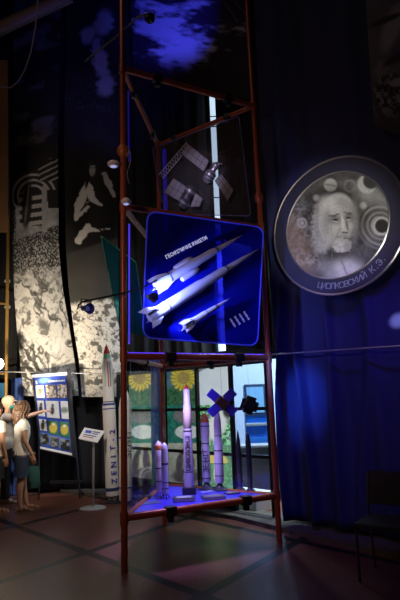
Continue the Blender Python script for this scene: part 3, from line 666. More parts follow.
def laid_rocket(label, tail, nose, wpx, fins, boosters=()):
    off = OFF + .07; a = QP(*tail, off); b = QP(*nose, off); ax = (b - a); L = ax.length; ax.normalize(); r = wpx / 2 / F * a.y
    sd = ax.cross(abn).normalized()
    t = thing('model_rocket', label, 'model rocket', tuple(a), group='geophysical rockets on the blue sheet')
    bm = MB(); lathe(bm, a, ax, [(r * .75, 0), (r * .95, .03 * L), (r, .1 * L), (r, .42 * L), (r * .82, .47 * L), (r * .78, .62 * L), (r * .55, .68 * L), (r * .5, .76 * L)], 20); build('body', bm, rkt_w, t)
    bm = MB(); lathe(bm, a, ax, [(r * .5, .76 * L), (r * .36, .84 * L), (r * .17, .92 * L), (0, L)], 16); build('nose_cone', bm, rkt_w, t)
    for k in (.14, .44, .66):
        bm = MB(); rr = r * (1.02 if k < .43 else .86 if k < .6 else .66); lathe(bm, a, ax, [(rr, k * L), (rr * 1.02, k * L + .004), (rr * 1.02, k * L + .018), (rr, k * L + .022)], 20); build('band', bm, rkt_d, t)
    for k in range(4):
        q = sd * math.cos(k * PI / 2 + .5) + abn * math.sin(k * PI / 2 + .5)
        bm = MB(); f = fins; n = ax.cross(q); prism(bm, [a + q * r * .8 + ax * .20 * L * f, a + q * r * 1.8 + ax * .07 * L * f, a + q * r * 1.8 - ax * .03 * L, a + q * r * .8], n * .008); build('fin', bm, rkt_w, t, smooth=False)
    for (bx, by, cx, cy) in boosters:
        p, e = QP(bx, by, off), QP(cx, cy, off); u = (e - p); bl = u.length; bm = MB(); lathe(bm, p, u, [(.012, 0), (.03, .05 * bl), (.034, .6 * bl), (.024, .85 * bl), (0, bl)], 14); build('booster', bm, rkt_w, t)
laid_rocket('upper two-booster model rocket under the lettering on blue sheet', (155, 286), (243, 234.5), 11, 1.0, ((174, 269, 193, 257), (181, 280, 200, 268)))
laid_rocket('longest model rocket running across the middle of the blue sheet', (149, 318), (259, 248.5), 13, .5)
laid_rocket('smallest model rocket at the bottom of the blue sheet', (184, 327), (231, 297.5), 7, 1.2)

# ---- teal glass side plate
tn = Vector((-AC.y, AC.x, 0)).normalized(); 
def TP(x, y): return PL(x, y, TA + AC * .3 + Vector((-.05, 0, 0)), (0.35, 1, 0))
solo_g = MB(); prism(solo_g, [TP(101, 236), TP(136, 262), TP(146, 337), TP(120, 330)], Vector((.01, .012, 0)))
tp = thing('glass_side_plate', 'tilted teal glass plate clipped to the left side of tower', 'panel', tuple(TP(120, 330)))
build('pane', solo_g, glass('teal_glass', tint=(.35, .75, .75), gloss=.10, diff=.22, dcol=(.02, .28, .5)), tp, smooth=False)
for p, q in (((101, 236), (120, 330)), ((101, 236), (136, 262)), ((136, 262), (146, 337))):
    bm = MB(); tube(bm, [TP(*p), TP(*q)], .006, 6); build('glass_edge', bm, mat('green_glass_edge', (.08, .5, .3), .2), tp)

# ---- upper glass plate with spacecraft models
bn = Vector((BC.y, -BC.x, 0)).normalized()
if bn.y > 0: bn = -bn
def BP(x, y, off=.05): return PL(x, y, TB + bn * off, bn)
up = thing('clear_glass_plate', 'clear glass plate with rounded corners holding the spacecraft models', 'panel', tuple(BP(200, 215)))
cc = roundpoly([BP(152.5, 148), BP(239, 116), BP(251, 216), BP(168, 214), BP(160, 196)], .06)
bm = MB(); prism(bm, cc, -bn * .012); build('pane', bm, glass('grey_glass', tint=(.85, .85, .88), gloss=.07, diff=.035, dcol=(.6, .55, .55)), up, smooth=False)
bm = MB(); tube(bm, cc + [cc[0]], .006, 6); build('glass_edge', bm, mat('edge_dim', (.15, .16, .5), .3), up)
metal_d = mat('satellite_metal', (.42, .42, .46), .35, .7, noise=.2, nscale=25); panel_m = mat('solar_cells', (.32, .31, .34), .4, .3); panel_line = mat('solar_frame', (.08, .08, .1), .5)
def solar(parent, cs, nu, nv, m=panel_m, th=.012, off=.12):
    pts = [BP(*q, off) for q in cs]; bm = MB(); prism(bm, pts, bn * th); o = build('solar_panel', bm, m, parent, smooth=False)
    bm = MB()
    for i in range(nu + 1):
        s = i / nu; tube(bm, [pts[0].lerp(pts[1], s) + bn * .012, pts[3].lerp(pts[2], s) + bn * .012], .004, 4)
    for j in range(nv + 1):
        s = j / nv; tube(bm, [pts[0].lerp(pts[3], s) + bn * .012, pts[1].lerp(pts[2], s) + bn * .012], .004, 4)
    build('cell_grid', bm, panel_line, o, smooth=False)
s1 = thing('spacecraft_model', 'grey orbital spacecraft model with two long solar wings and round hull', 'spacecraft model', tuple(BP(213, 176)))
a, b = BP(205.5, 182.5, .12), BP(219.5, 160, .12); ax = b - a; L = ax.length; r = .075
bm = MB(); lathe(bm, a, ax, [(.03, 0), (r * .8, .03), (r, .10), (r, L * .42), (r * .55, L * .52), (r * .5, L * .62), (r * .62, L * .68), (r * .62, L * .8), (r * .3, L * .88), (0, L * .93)], 22); build('hull', bm, metal_d, s1)
for k in (.12, .25, .38): 
    bm = MB(); lathe(bm, a, ax, [(r * 1.02, L * k), (r * 1.05, L * k + .006), (r * 1.05, L * k + .014), (r * 1.02, L * k + .02)], 22); build('hull_band', bm, panel_line, s1)
bm = MB(); tube(bm, [BP(213, 163, .12), BP(222, 164, .12)], .012, 8); build('antenna', bm, metal_d, s1)
solar(s1, ((188, 144), (209.5, 161), (204, 171.5), (181, 153.5)), 5, 2); solar(s1, ((221.5, 174), (234, 190), (228, 201.5), (215.5, 181)), 4, 2)
s2 = thing('spacecraft_model', 'darker drum shaped spacecraft model with square solar wings at lower left', 'spacecraft model', tuple(BP(186, 203)))
a, b = BP(181, 207, .12), BP(193, 187, .12); ax = b - a; L = ax.length; r = .085
bm = MB(); lathe(bm, a, ax, [(r * .6, 0), (r, .04), (r, L * .35), (r * .7, L * .42), (r * .7, L * .6), (r, L * .66), (r, L * .9), (r * .5, L)], 22); build('hull', bm, mat('dark_satellite_metal', (.12, .12, .14), .35, .6, noise=.3, nscale=30), s2)
for k in (.2, .75): 
    bm = MB(); lathe(bm, a, ax, [(r * 1.02, L * k), (r * 1.06, L * k + .008), (r * 1.06, L * k + .02), (r * 1.02, L * k + .028)], 22); build('hull_band', bm, metal_d, s2)
solar(s2, ((174, 178.5), (187, 187), (179, 201), (164.5, 192.5)), 3, 2); solar(s2, ((196, 193), (203, 199), (200, 207), (191, 207)), 2, 2)
# lattice truss beside the models
t3 = thing('lattice_truss', 'thin pale lattice truss lit violet at left of the spacecraft models', 'model part', tuple(BP(162, 178)))
bm = MB(); A0, A1, B0, B1 = BP(186, 143, .1), BP(190, 146, .1), BP(158.5, 175, .1), BP(163, 178.5, .1); tr = MC.setdefault('truss', mat('truss_pale', (.6, .58, .7), .5))
tube(bm, [A0, B0], .006, 6); tube(bm, [A1, B1], .006, 6); build('rail', bm, tr, t3); bm = MB()
for i in range(12):
    s = i / 12; tube(bm, [A0.lerp(B0, s), A1.lerp(B1, s + 1 / 12)], .004, 5); tube(bm, [A0.lerp(B0, s), A1.lerp(B1, s)], .004, 5)
build('lacing', bm, tr, t3)

# ================================================================== THINGS IN THE CASE
ZS = ZL[0] + .0125
lil = mat('model_white', (.72, .70, .74), .4, noise=.05, nscale=10); dk = mat('model_dark', (.03, .03, .05), .5); orng = mat('model_orange', (.75, .22, .05), .5); redm = mat('model_red', (.6, .03, .03), .5); crm = mat('model_cream', (.7, .6, .42), .5)
def stand_rocket(label, bx, by, ty, wpx, prof, bands, base='cone', lettering=None, tip=None, z0=0.0, mm=None, group='rocket models standing in the glass case'):
    p = G(bx, by, ZS); r = wpx / 2 / F * p.y
    top = None; lo, hi = 0.05, 3.0
    for _ in range(40):
        mid = (lo + hi) / 2
        if proj(p + U * mid)[1] > ty: lo = mid
        else: hi = mid
    Ht = lo; t = thing('model_rocket', label, 'model rocket', tuple(p), group=group)
    b0 = .0
    if base == 'cone':
        bm = MB(); lathe(bm, p, U, [(r * 1.9, 0), (r * 1.9, .01), (r * 1.0, .03), (r * .55, .07), (r * .5, .09)], 18); build('stand', bm, dk, t); b0 = .085
    elif base == 'box':
        bm = MB(); box(bm, p + U * .04, (.16, .13, .08), None, .006); build('stand', bm, dk, t, smooth=False); b0 = .08
    elif base == 'tripod':
        bm = MB()
        for k in range(4): a = k * PI / 2 + .4; tube(bm, [p + Vector((math.cos(a) * r * 1.4, math.sin(a) * r * 1.4, 0)), p + Vector((math.cos(a) * r * .4, math.sin(a) * r * .4, .06))], .006, 6)
        build('stand', bm, dk, t); b0 = .05
    Lh = Ht - b0; bm = MB(); lathe(bm, p + U * b0, U, [(rr * r, hh * Lh) for rr, hh in prof], 24); build('body', bm, mm or lil, t)
    for k, wd, m_, rr in bands:
        bm = MB(); lathe(bm, p + U * (b0 + k * Lh), U, [(rr * r * 1.02, 0), (rr * r * 1.04, .002), (rr * r * 1.04, wd), (rr * r * 1.02, wd + .002)], 24); build('band', bm, m_, t)
    if tip:
        bm = MB(); lathe(bm, p + U * b0, U, [(rr * r, hh * Lh) for rr, hh in tip[0]], 20); build('nose_cone', bm, tip[1], t)
    if lettering:
        h0, h1, txt = lettering; v = (Vector(CP) - p); v.z = 0; v.normalize(); c = p + U * (b0 + (h0 + h1) / 2 * Lh) + v * (r * 1.03)
        text('lettering', txt, c, U, v.cross(U), (h1 - h0) * Lh / len(txt) * 1.5, dk, t, .002)
    return t
straight = [(.75, 0), (1, .02), (1, .86), (.9, .93), (.5, .98), (.0, 1.0)]
stand_rocket('shorter of two small white model rockets at left front of case', 159.3, 496.5, 440.5, 6.2, [(.8, 0), (1, .02), (1, .55), (1.0, .60), (1.15, .64), (1.15, .9), (.6, .97), (0, 1)], [(.2, .01, dk, 1), (.45, .012, dk, 1), (.82, .05, orng, 1.15)], 'tripod')
stand_rocket('small white pointed model rocket, right of the front pair in case', 165.3, 498.5, 442.5, 6.6, straight, [(.1, .006, dk, 1), (.22, .006, dk, 1), (.57, .015, dk, 1)], 'tripod')
stand_rocket('tallest red tipped white model rocket on black box in case', 189.3, 494, 384, 9, [(1.0, 0), (1.05, .02), (.95, .5), (.86, .55), (.82, .56), (.82, .78), (.72, .80), (.66, .94), (.5, .95)], [(.53, .012, dk, .9), (.565, .22, crm, .84), (.14, .008, dk, 1.0)], 'box', (.15, .5, 'ЦИКЛОН-3'), ([(.5, .95), (.45, .97), (.0, 1.0)], redm))
stand_rocket('white model rocket with orange nose in the middle of case', 207, 489, 413, 8.6, [(.8, 0), (.95, .02), (.9, .35), (.85, .62), (1.0, .68), (1.0, .80), (1.0, .86)], [(.05, .01, dk, .95), (.3, .006, dk, .92), (.55, .008, dk, .88), (.8, .01, dk, 1)], 'cone', (.12, .5, 'ЗЕНІТ'), ([(1.0, .86), (.85, .93), (.4, .985), (0, 1)], orng))
stand_rocket('white model rocket below the winged satellite, right of orange nosed one', 220, 490, 408, 8.4, [(.9, 0), (1, .02), (1, .55), (.85, .57), (.85, .8), (.6, .92), (0, 1)], [(.09, .008, dk, 1), (.42, .01, dk, 1), (.62, .006, dk, .86), (.25, .006, dk, 1)], 'cone')
stand_rocket('dark copy modelling the taller rocket reflection at right of the case', 240.5, 490, 430, 5.0, [(1.2, 0), (1, .03), (1, .6), (.7, .8), (.3, .95), (0, 1)], [], 'cone', mm=mat('reflection_grey', (.05, .055, .08), .5))  # dark solid stands in for a rocket reflected in the glass
stand_rocket('dark copy modelling the shorter rocket reflection next to the right glass', 250.5, 491.5, 432, 5.4, [(1.1, 0), (1, .03), (1, .8), (.6, .93), (0, 1)], [], 'cone', mm=mat('reflection_grey', (.05, .055, .08), .5))  # second rocket reflection, also built as a dark solid
# books
def book(label, cx, cy, wpx, dpx, th, rot, cm, pic=None):
    p = G(cx, cy, ZS); t = thing('book', label, 'book', tuple(p), rot, group='books lying in the case')
    bm = MB(); box(bm, (0, 0, th / 2), (wpx - .008, dpx - .008, th - .006)); build('pages', bm, mat('paper_pages', (.6, .58, .52), .8), t, smooth=False, local=True)
    bm = MB(); box(bm, (0, 0, th - .002), (wpx, dpx, .004)); box(bm, (0, 0, .002), (wpx, dpx, .004)); box(bm, (-wpx / 2 + .002, 0, th / 2), (.004, dpx, th)); build('cover', bm, cm, t, smooth=False, local=True)
    bm = MB(); box(bm, (0.0, 0.01, th + .001), (wpx * .7, dpx * .55, .002)); build('cover_picture', bm, pic or mat('cover_pale', (.55, .58, .6), .5), t, smooth=False, local=True)
book('white edged book with dark cover at front left of shelf', 184, 500.5, .24, .17, .035, .12, mat('cover_dark', (.06, .07, .1), .4))
book('dark book lying front centre of the shelf', 213.5, 498.5, .25, .16, .03, .25, mat('cover_grey', (.12, .13, .16), .4), mat('cover_mid', (.25, .27, .3), .5))
book('thin dark booklet lying at right end of shelf', 232, 493.5, .16, .12, .012, .4, mat('cover_brown', (.10, .08, .09), .4), mat('cover_mid', (.25, .27, .3), .5))
bm = MB(); p = G(149, 503, ZS); box(bm, p + U * .002, (.26, .15, .003), Matrix.Rotation(.3, 3, 'Z')); solo('printed_leaflet', bm, mat('leaflet', (.10, .13, .3), .4), 'flat dark leaflet on the shelf left of the small rockets', 'leaflet', smooth=False)
bm = MB(); p = G(208, 491.8, ZS); box(bm, p + U * .003, (.2, .10, .005), Matrix.Rotation(.5, 3, 'Z')); solo('printed_card', bm, mat('card_blue', (.3, .35, .7), .4), 'pale blue card lying behind the books on shelf', 'card', smooth=False)
# hanging satellites
def cross_sat(label, cx, cy, Y, mpan, mbody, sc, full=True):
    c = P(cx, cy, Y); t = thing('satellite_model', label, 'satellite model', tuple(c), group='satellite models hanging in the case')
    k = Y / F * sc; ex = Vector((.98, .1, 0)).normalized(); ez = Vector((0, -.1, 1)).normalized(); nn = ex.cross(ez)
    def L2(x, y, z=0): return c + ex * x * k - ez * y * k + nn * z
    if full:
        for a in (45, 135, 225, 315):
            a = math.radians(a - 4 if a in (45, 225) else a + 4); ux, uy = math.cos(a), math.sin(a); vx, vy = -uy, ux
            cs = [L2(ux * 4.5 + vx * s * 4.4, uy * 4.5 + vy * s * 4.4) for s in (-1, 1)] + [L2(ux * 16.5 + vx * s * 4.4, uy * 16.5 + vy * s * 4.4) for s in (1, -1)]
            bm = MB(); prism(bm, cs, nn * .01); o = build('solar_panel', bm, mpan, t, smooth=False)
            bm = MB(); mm = [cs[0].lerp(cs[3], .5), cs[1].lerp(cs[2], .5)]; tube(bm, mm, .003, 4); build('panel_seam', bm, panel_line, o, smooth=False)
    R = Matrix((ex, nn, ez)).transposed() @ Matrix.Rotation(math.radians(40), 3, 'Y')
    bm = MB(); box(bm, c, (12 * k, .12, 9 * k), R, .01); build('body', bm, mbody, t, smooth=False)
    bm = MB()
    for j in range(6): ball(bm, L2(-5 + 2 * j, 3 - 1.6 * j + (j % 2) * 2, .07 * (-1)), (.012, .012, .012), seg=10)
    build('instrument', bm, mat('gold_bits', (.7, .5, .35), .3, .6), t)
    if not full:
        for a in (20, 110, 200, 290):
            a = math.radians(a); ux, uy = math.cos(a), math.sin(a); vx, vy = -uy, ux
            cs = [L2(ux * 3 + vx * s * 4.8, uy * 3 + vy * s * 4.8) for s in (-1, 1)] + [L2(ux * 8.5 + vx * s * 4.8, uy * 8.5 + vy * s * 4.8) for s in (1, -1)]
            bm = MB(); prism(bm, cs, nn * .01); build('solar_panel', bm, mpan, t, smooth=False)
    topz = ZL[1] - .02; bm = MB(); tube(bm, [c + ez * 4 * k, Vector((c.x, c.y, topz))], .0015, 5); build('hanging_thread', bm, mat('thread', (.2, .2, .2), .6), t)
cross_sat('satellite model with four vivid blue solar panels in a cross', 222, 402.5, 6.15, mat('panel_blue', (.10, .07, .85), .3, emit=None), mat('gold_brown', (.16, .09, .05), .4, .4), 1.0)
cross_sat('small dark copy modelling the reflection of the blue winged satellite', 249.5, 405, 6.25, mat('panel_black', (.02, .02, .025), .4), mat('body_black', (.03, .03, .03), .4), 1.0, False)  # satellite's reflection in the glass, built as a dark copy

# ================================================================== LAMPS ON ARMS
armm = mat('arm_black', (.02, .02, .022), .45, .4); lampk = mat('lamp_black', (.02, .02, .03), .35)
def clip_lamp(label, head, aimto, k, cm, parts=True, L=.13, r=.05, energy=0, col=BLUE, size=70):
    h = Vector(head); d = (Vector(aimto) - h).normalized(); t = thing('spotlight', label, 'lamp', tuple(h), group=None)
    bm = MB(); lathe(bm, h - d * L * .5, d, [(r * .35, 0), (r * .55, .01), (r * .55, L * .4), (r * .75, L * .6), (r * 1.05, L), (r * 1.1, L * 1.05), (r * .9, L * 1.04), (r * .5, L * .7)], 20); build('lamp_head', bm, cm, t)
    bm = MB(); lathe(bm, h - d * L * .5, d, [(r * .5, L * .72), (r * .5, L * .74), (0, L * .76)], 16); build('bulb', bm, mat('bulb_' + k, (.3, .3, .9), .3, emit=(.35, .4, 1), es=2.0 if energy else .1), t)
    s = d.cross(U).normalized() * r * 1.1; bm = MB(); tube(bm, [h + s, h + s + U * .09, h - s + U * .09, h - s], .006, 6); build('bracket', bm, armm, t)
    if energy: spot('lamp_beam_' + k, h + d * L * .62, h + d * 2, energy, col, size, .7, .02)
    return t
LA = QP(150.5, 297, .42); 
clip_lamp('black spotlight on arm shining onto the blue sheet with rockets', LA, QP(172, 300), 'a', lampk, energy=95, size=104, col=(.20, .24, 1.0))
clip_lamp('blue spotlight at left end of arm in front of the banner', P(86, 308.5, 4.9), P(60, 312, 4.4) + Vector((.6, 0, 0)) , 'b', mat('lamp_blue', (.04, .05, .5), .35))
bm = MB(); tube(bm, [P(77.5, 309.5, 4.9), P(78.5, 305, 4.9), P(82, 302, 4.9), TA + U * 2.72 + abn * .05, QP(147, 285.5, .42), QP(157, 280, .42)], [.008, .009, .010, .010, .009, .008], 8); solo('lamp_arm', bm, armm, 'thin black arm crossing the tower post with two spotlights', 'lamp arm')
LT = P(149, 18, 4.9); clip_lamp('black spotlight on long arm at the top, before blue clouds', LT, P(175, 22, 8), 'c', lampk, r=.055)
bm = MB(); tube(bm, [P(85, 61, 5.6), P(112, 40, 5.3), P(138, 17, 5.0), P(146, 14, 4.95)], .011, 8); solo('lamp_arm', bm, mat('arm_grey', (.25, .25, .28), .4, .6), 'long grey lamp arm reaching up to the top spotlight', 'lamp arm')
# dome lamps beside the coupling
def dome(label, x, y, Y, s=1):
    p = P(x, y, Y); t = thing('dome_lamp', label, 'lamp', tuple(p)); bm = MB(); lathe(bm, p, U, [(.045 * s, -.035), (.065 * s, -.02), (.07 * s, .0), (.05 * s, .02), (.02 * s, .035)], 20); build('lamp_body', bm, mat('dome_white', (.75, .75, .85), .35), t)
    bm = MB(); lathe(bm, p, U, [(.0, -.045 * s), (.025 * s, -.042), (.04 * s, -.034)], 16); build('lens', bm, mat('dome_lens', (.5, .5, .9), .2, emit=(.5, .55, 1), es=.6), t)
    bm = MB(); tube(bm, [p + U * .01, Vector((TA.x, TA.y, p.z + .02))], .008, 8); build('bracket', bm, armm, t)
dome('white dome lamp clamped beside the orange coupling on left post', 113.5, 163.5, 5.12); dome('white dome lamp below the coupling, on the tower crossbar', 126, 201, 5.0, .8)
bm = MB(); c = P(128, 158, 5.1); pts = [P(129 + 1.8 * math.sin(k * .5), 150 + k * 2.6, 5.12) for k in range(14)]; tube(bm, pts, .003, 6); solo('thin_cable', bm, mat('cable_white', (.5, .5, .7), .5), 'thin pale cable dangling right of the left tower post', 'cable')
# cable and pipe at the upper left
bm = MB(); kx = [(38, -6), (37.5, 10), (35, 30), (31, 52), (25, 70), (18, 82), (11, 87.5), (4, 87.5), (-8, 85)]; tube(bm, [P(x, y, 6.5) for x, y in kx], .011, 8); solo('hanging_cable', bm, mat('cable_grey', (.16, .15, .22), .5), 'loose grey cable looping at the upper left', 'cable')
bm = MB(); tube(bm, [P(-20, 38, 8.0), P(70, -4, 8.0)], .12, 14); solo('ceiling_pipe', bm, mat('pipe_ochre', (.22, .15, .05), .6), 'dim ochre pipe crossing the top left corner', 'pipe')
bm = MB(); tube(bm, [rp(383, 30, .3) , rp(440, -2, .3)], .03, 10); bm.free()
bm = MB(); c = P(236, 6, 6.5); R = Matrix.Rotation(math.radians(-38), 3, 'Y'); 
for dd in (-.1, .1):
    tube(bm, [P(219 if dd < 0 else 228, -6, 6.5), P(238 if dd < 0 else 246, 22 if dd < 0 else 14, 6.5)], .012, 8)
for k in range(7):
    s = k / 6; tube(bm, [P(219 + 19 * s, -6 + 28 * s, 6.5), P(228 + 18 * s, -6 + 20 * s, 6.5)], .008, 6)
solo('metal_ladder_truss', bm, mat('truss_dark', (.08, .08, .2), .4, .5), 'short dark lattice piece hanging at the top right of tower', 'truss')

# ================================================================== FAR LEFT: second pipe frame
gp = mat('gold_pipe', (.42, .24, .06), .4, .4)
pf = thing('pipe_frame', 'slim golden pipe frame at the left edge in front of banner', 'display stand', tuple(P(9, 400, 9.25).xy.to_3d()))
bm = MB(); q = P(9, 400, 9.25); tube(bm, [Vector((q.x, q.y, 0)), P(8.0, 225, 9.05), P(7, 100, 9.05)], .03, 12); build('post', bm, gp, pf)
Yp = 9.25
for y in (232, 304): bm = MB(); tube(bm, [P(8, y, Yp), P(-45, y - 4, Yp)], .022, 10); build('crossbar', bm, gp, pf)
bm = MB(); tube(bm, [P(9, 374, Yp), P(-45, 372, Yp)], .018, 10); build('crossbar', bm, gp, pf)
for y in (281, 307): bm = MB(); ball(bm, P(7.5, y, Yp - .03), (.055, .05, .045)); build('joint_cap', bm, mat('cap_cream', (.7, .65, .5), .5), pf)
bm = MB(); prism(bm, [P(-60, 60, 8.2), P(7.5, 60, 8.2), P(8, 231, 8.2), P(-60, 231, 8.2)], (0, .02, 0)); solo('brown_banner', bm, mat('brown_print', (.20, .10, .035), .7, noise=.6, nscale=2), 'dim brown banner at the left edge above the golden frame', 'banner', smooth=False)
fl = thing('floodlight', 'bright white floodlight glowing at the left edge behind the visitors', 'lamp', tuple(P(-2, 368, 8.5)))
bm = MB(); box(bm, P(-2, 364, 8.56), (.2, .1, .2), None, .02); build('housing', bm, lampk, fl, smooth=False)
bm = MB(); lathe(bm, P(-2, 364, 8.5), (0.25, -1, 0), [(.095, 0), (.095, .012), (0, .03)], 24); build('lens', bm, mat('flood_lens', (1, .95, .85), .3, emit=(1, .93, .8), es=8), fl)
l = bpy.data.lights.new('floodlight_glow', 'POINT'); l.energy = 10; l.color = (1, .9, .75); l.shadow_soft_size = .08; o = bpy.data.objects.new('floodlight_glow', l); COL.objects.link(o); o.location = P(2, 364, 8.35)
bm = MB(); prism(bm, [P(-50, 383, 9.45), P(8, 383, 9.45), P(8, 398, 9.45), P(-50, 398, 9.45)], (0, .02, 0)); solo('blue_sign', bm, mat('sign_blue', (.03, .2, .45), .5), 'small blue board at the left edge under the floodlight', 'sign', smooth=False)

# ================================================================== POSTER BOARD
YB = 9.0
ps = thing('poster_board', 'blue board of small photographs that the visitors look at', 'poster board', tuple(P(58, 492, YB).xy.to_3d()))
c0 = [(33, 375.5), (66.5, 373), (72.2, 455.5), (40.5, 448.5)]
def BQ(u, v, d=0):
    a = Vector(P(*c0[0], YB)); b = Vector(P(*c0[1], YB)); c = Vector(P(*c0[2], YB)); e = Vector(P(*c0[3], YB))
    q = (a * (1 - u) + b * u) * (1 - v) + (e * (1 - u) + c * u) * v; return q + Vector((0, -d, 0))
def bq(u0, v0, u1, v1, d, th): 
    bm = MB(); prism(bm, [BQ(u0, v0, d), BQ(u1, v0, d), BQ(u1, v1, d), BQ(u0, v1, d)], (0, -th, 0)); return bm
build('backing', bq(-.03, -.02, 1.12, 1.02, -.02, .015), mat('board_black', (.02, .02, .025), .5), ps, smooth=False)
def pb(x, y):
    n = fbm(x * .3, y * .3); c = rgb(.18 + .5 * n, (.10, .2, 1)); return over(c, rgb(.75 + 0 * x, (.3, .6, 1)), (blob(x, y, 44, 380.5, 6, 2.6, -8, .6) + .5 * blob(x, y, 52, 440, 18, 5, 8, .7))[:, None].clip(0, 1))
V = quadV(BQ(.02, .03, .002), BQ(.98, .03, .002), BQ(.98, .97, .002), BQ(.02, .97, .002), 40, 90); paint_mesh('poster', V, 40, 90, pb, printmat('glossy_print', .3), parent=ps, thick=.004)
wt = mat('white_strip', (.85, .86, .88), .4)
build('top_rail', bq(-.02, -.01, 1.02, .028, .0, .02), wt, ps, smooth=False); build('bottom_rail', bq(.0, .972, 1.0, 1.0, .0, .02), wt, ps, smooth=False)
bm = MB()
for k in range(11): 
    u = .44 + k * .046; prism(bm, [BQ(u, .082, .008), BQ(u + .036, .082, .008), BQ(u + .036, .105, .008), BQ(u, .105, .008)], (0, -.002, 0))
build('title_lettering', bm, wt, ps, smooth=False)
build('crest', bq(.06, .075, .11, .125, .008, .002), wt, ps, smooth=False)
def photo(kind, seed):
    def f(x, y):
        cx, cy = x.mean(), y.mean(); n = fbm(x * .7 + seed * 3, y * .7 + seed)
        if kind == 'c': o = rgb(.85 + 0 * x, (1, .98, .92)); o = over(o, rgb(.12 + .5 * n, (.8, .9, .7)), blob(x, y, cx, cy, 3, 4.2, 15 * seed, .4)[:, None]); return o
        if kind == 'w': o = rgb(.9 - .25 * n, (1, 1, .98)); o = over(o, rgb(.03 + .05 * n), np.maximum(blob(x, y, cx - .3, cy + 1, 1.9, 4.3, 0, .3), blob(x, y, cx, cy - 4, 1.2, 1.6, 0, .3))[:, None]); return o
        if kind == 's': o = rgb(.06 + .75 * sst(.3, .65, n), (1, .78, .55)); o = over(o, rgb(.75 + 0 * x, (1, .9, .8)), blob(x, y, cx, cy, 1.6, 4.3, 10, .4)[:, None]); return o
        if kind == 'y': o = rgb(.15 + .3 * n, (.2, .8, .3)); o = over(o, rgb(.6 + .2 * n, (1, .75, .12)), blob(x, y, cx, cy, 3.8, 5.2, 0, .15)[:, None]); return over(o, rgb(.85 + 0 * x), blob(x, y, cx, cy - 3.5, 1.6, 1.3, 0, .3)[:, None])
        o = rgb(.04 + .4 * sst(.4, .75, fbm(x * .25 + seed * 3, y * .25)), (.8, .8, .75)); return o
    return f
rows = [((.05, .29, .14, .31, 'c'), (.35, .65, .14, .31, 's'), (.69, .97, .14, .31, 's')), ((.05, .25, .35, .56, 'w'), (.31, .70, .35, .57, 'w'), (.76, .98, .35, .57, 'c')),
        ((.05, .27, .60, .75, 'w'), (.33, .62, .61, .78, 'y'), (.68, .96, .61, .79, 'y')), ((.05, .30, .79, .93, 'd'), (.35, .62, .81, .94, 'd'), (.67, .95, .82, .95, 'd'))]
k = 0
for rw in rows:
    for (u0, u1, v0, v1, kd) in rw:
        k += 1; V = quadV(BQ(u0, v0, .009), BQ(u1, v0, .009), BQ(u1, v1, .009), BQ(u0, v1, .009), 22, 30); paint_mesh('photo_print', V, 22, 30, photo(kd, k), MC['glossy_print'], parent=ps, thick=.002)
for x in (39, 80):
    bm = MB(); q = P(x, 470, YB); tube(bm, [Vector((q.x, YB + .03, 0.0)), BQ(0.05 if x < 50 else 1.08, .5, -.05)], .016, 8); build('leg', bm, lampk, ps)
bm = MB(); box(bm, P(66, 482, YB + .03), (.55, .03, .05), None, .004); build('foot_bar', bm, lampk, ps, smooth=False)

# ================================================================== INFORMATION STAND
gb = G(93, 508.5); st = thing('information_stand', 'grey post with tilted white label plate left of tall rocket', 'sign stand', tuple(gb))
gm = mat('stand_grey', (.42, .42, .42), .4, .5)
bm = MB(); lathe(bm, gb, U, [(.20, 0), (.20, .012), (.18, .02), (.03, .028), (.022, .05)], 32); build('base', bm, mat('base_grey', (.5, .48, .46), .5), st)
zt = None
lo, hi = .2, 2.
for _ in range(40):
    mid = (lo + hi) / 2
    if proj(gb + U * mid)[1] > 438: lo = mid
    else: hi = mid
bm = MB(); tube(bm, [gb + U * .02, gb + U * lo], .019, 14); build('pole', bm, gm, st)
hc = gb + U * (lo + .0); Yh = gb.y
pl = [P(84.5, 427.5, Yh + .14), P(104.5, 431, Yh + .12), P(97.5, 442, Yh - .12), P(78.5, 438, Yh - .10)]
bm = MB(); prism(bm, pl, (0, .0, -.015)); pt = build('label_plate', bm, mat('plate_white', (.8, .8, .8), .4), st, smooth=False)
def pq(u, v): return ((pl[0] * (1 - u) + pl[1] * u) * (1 - v) + (pl[3] * (1 - u) + pl[2] * u) * v) + U * .003
for (u0, u1, v0, v1, m_) in ((.15, .45, .2, .45, 'b'), (.5, .85, .2, .3, 'd'), (.5, .8, .38, .46, 'd'), (.15, .8, .58, .66, 'd'), (.15, .7, .75, .82, 'r')):
    bm = MB(); prism(bm, [pq(u0, v0), pq(u1, v0), pq(u1, v1), pq(u0, v1)], (0, 0, .001)); build('print_block', bm, mat('pb_' + m_, {'b': (.05, .1, .6), 'd': (.1, .12, .3), 'r': (.5, .1, .15)}[m_], .5), pt, smooth=False)

# ================================================================== TALL ROCKETS BESIDE THE TOWER
zw = mat('tall_rocket_white', (.74, .72, .68), .4, noise=.06, nscale=5); zb = mat('rocket_blue', (.02, .05, .35), .4)
def hgt(p, ty):
    lo, hi = .05, 5
    for _ in range(40):
        mid = (lo + hi) / 2
        if proj(p + U * mid)[1] > ty: lo = mid
        else: hi = mid
    return lo
pz = G(113, 503); H = hgt(pz, 343.5); r = 6.4 / F * pz.y * .98
za = (U + Vector((-.045, 0, 0))).normalized()
zt_ = thing('rocket_model', 'tall white rocket model with red nose and blue lettering beside tower', 'rocket model', tuple(pz))
bm = MB(); lathe(bm, pz, U, [(r * 1.1, 0), (r * 1.1, .02), (r * .5, .05), (r * .5, .14)], 20); build('base', bm, dk, zt_)
bm = MB(); lathe(bm, pz, za, [(r * .7, .10), (r * .95, .12), (r, .2), (r, H * .60), (r * .86, H * .62), (r * .80, H * .86), (r * .62, H * .90)], 32); build('body', bm, zw, zt_)
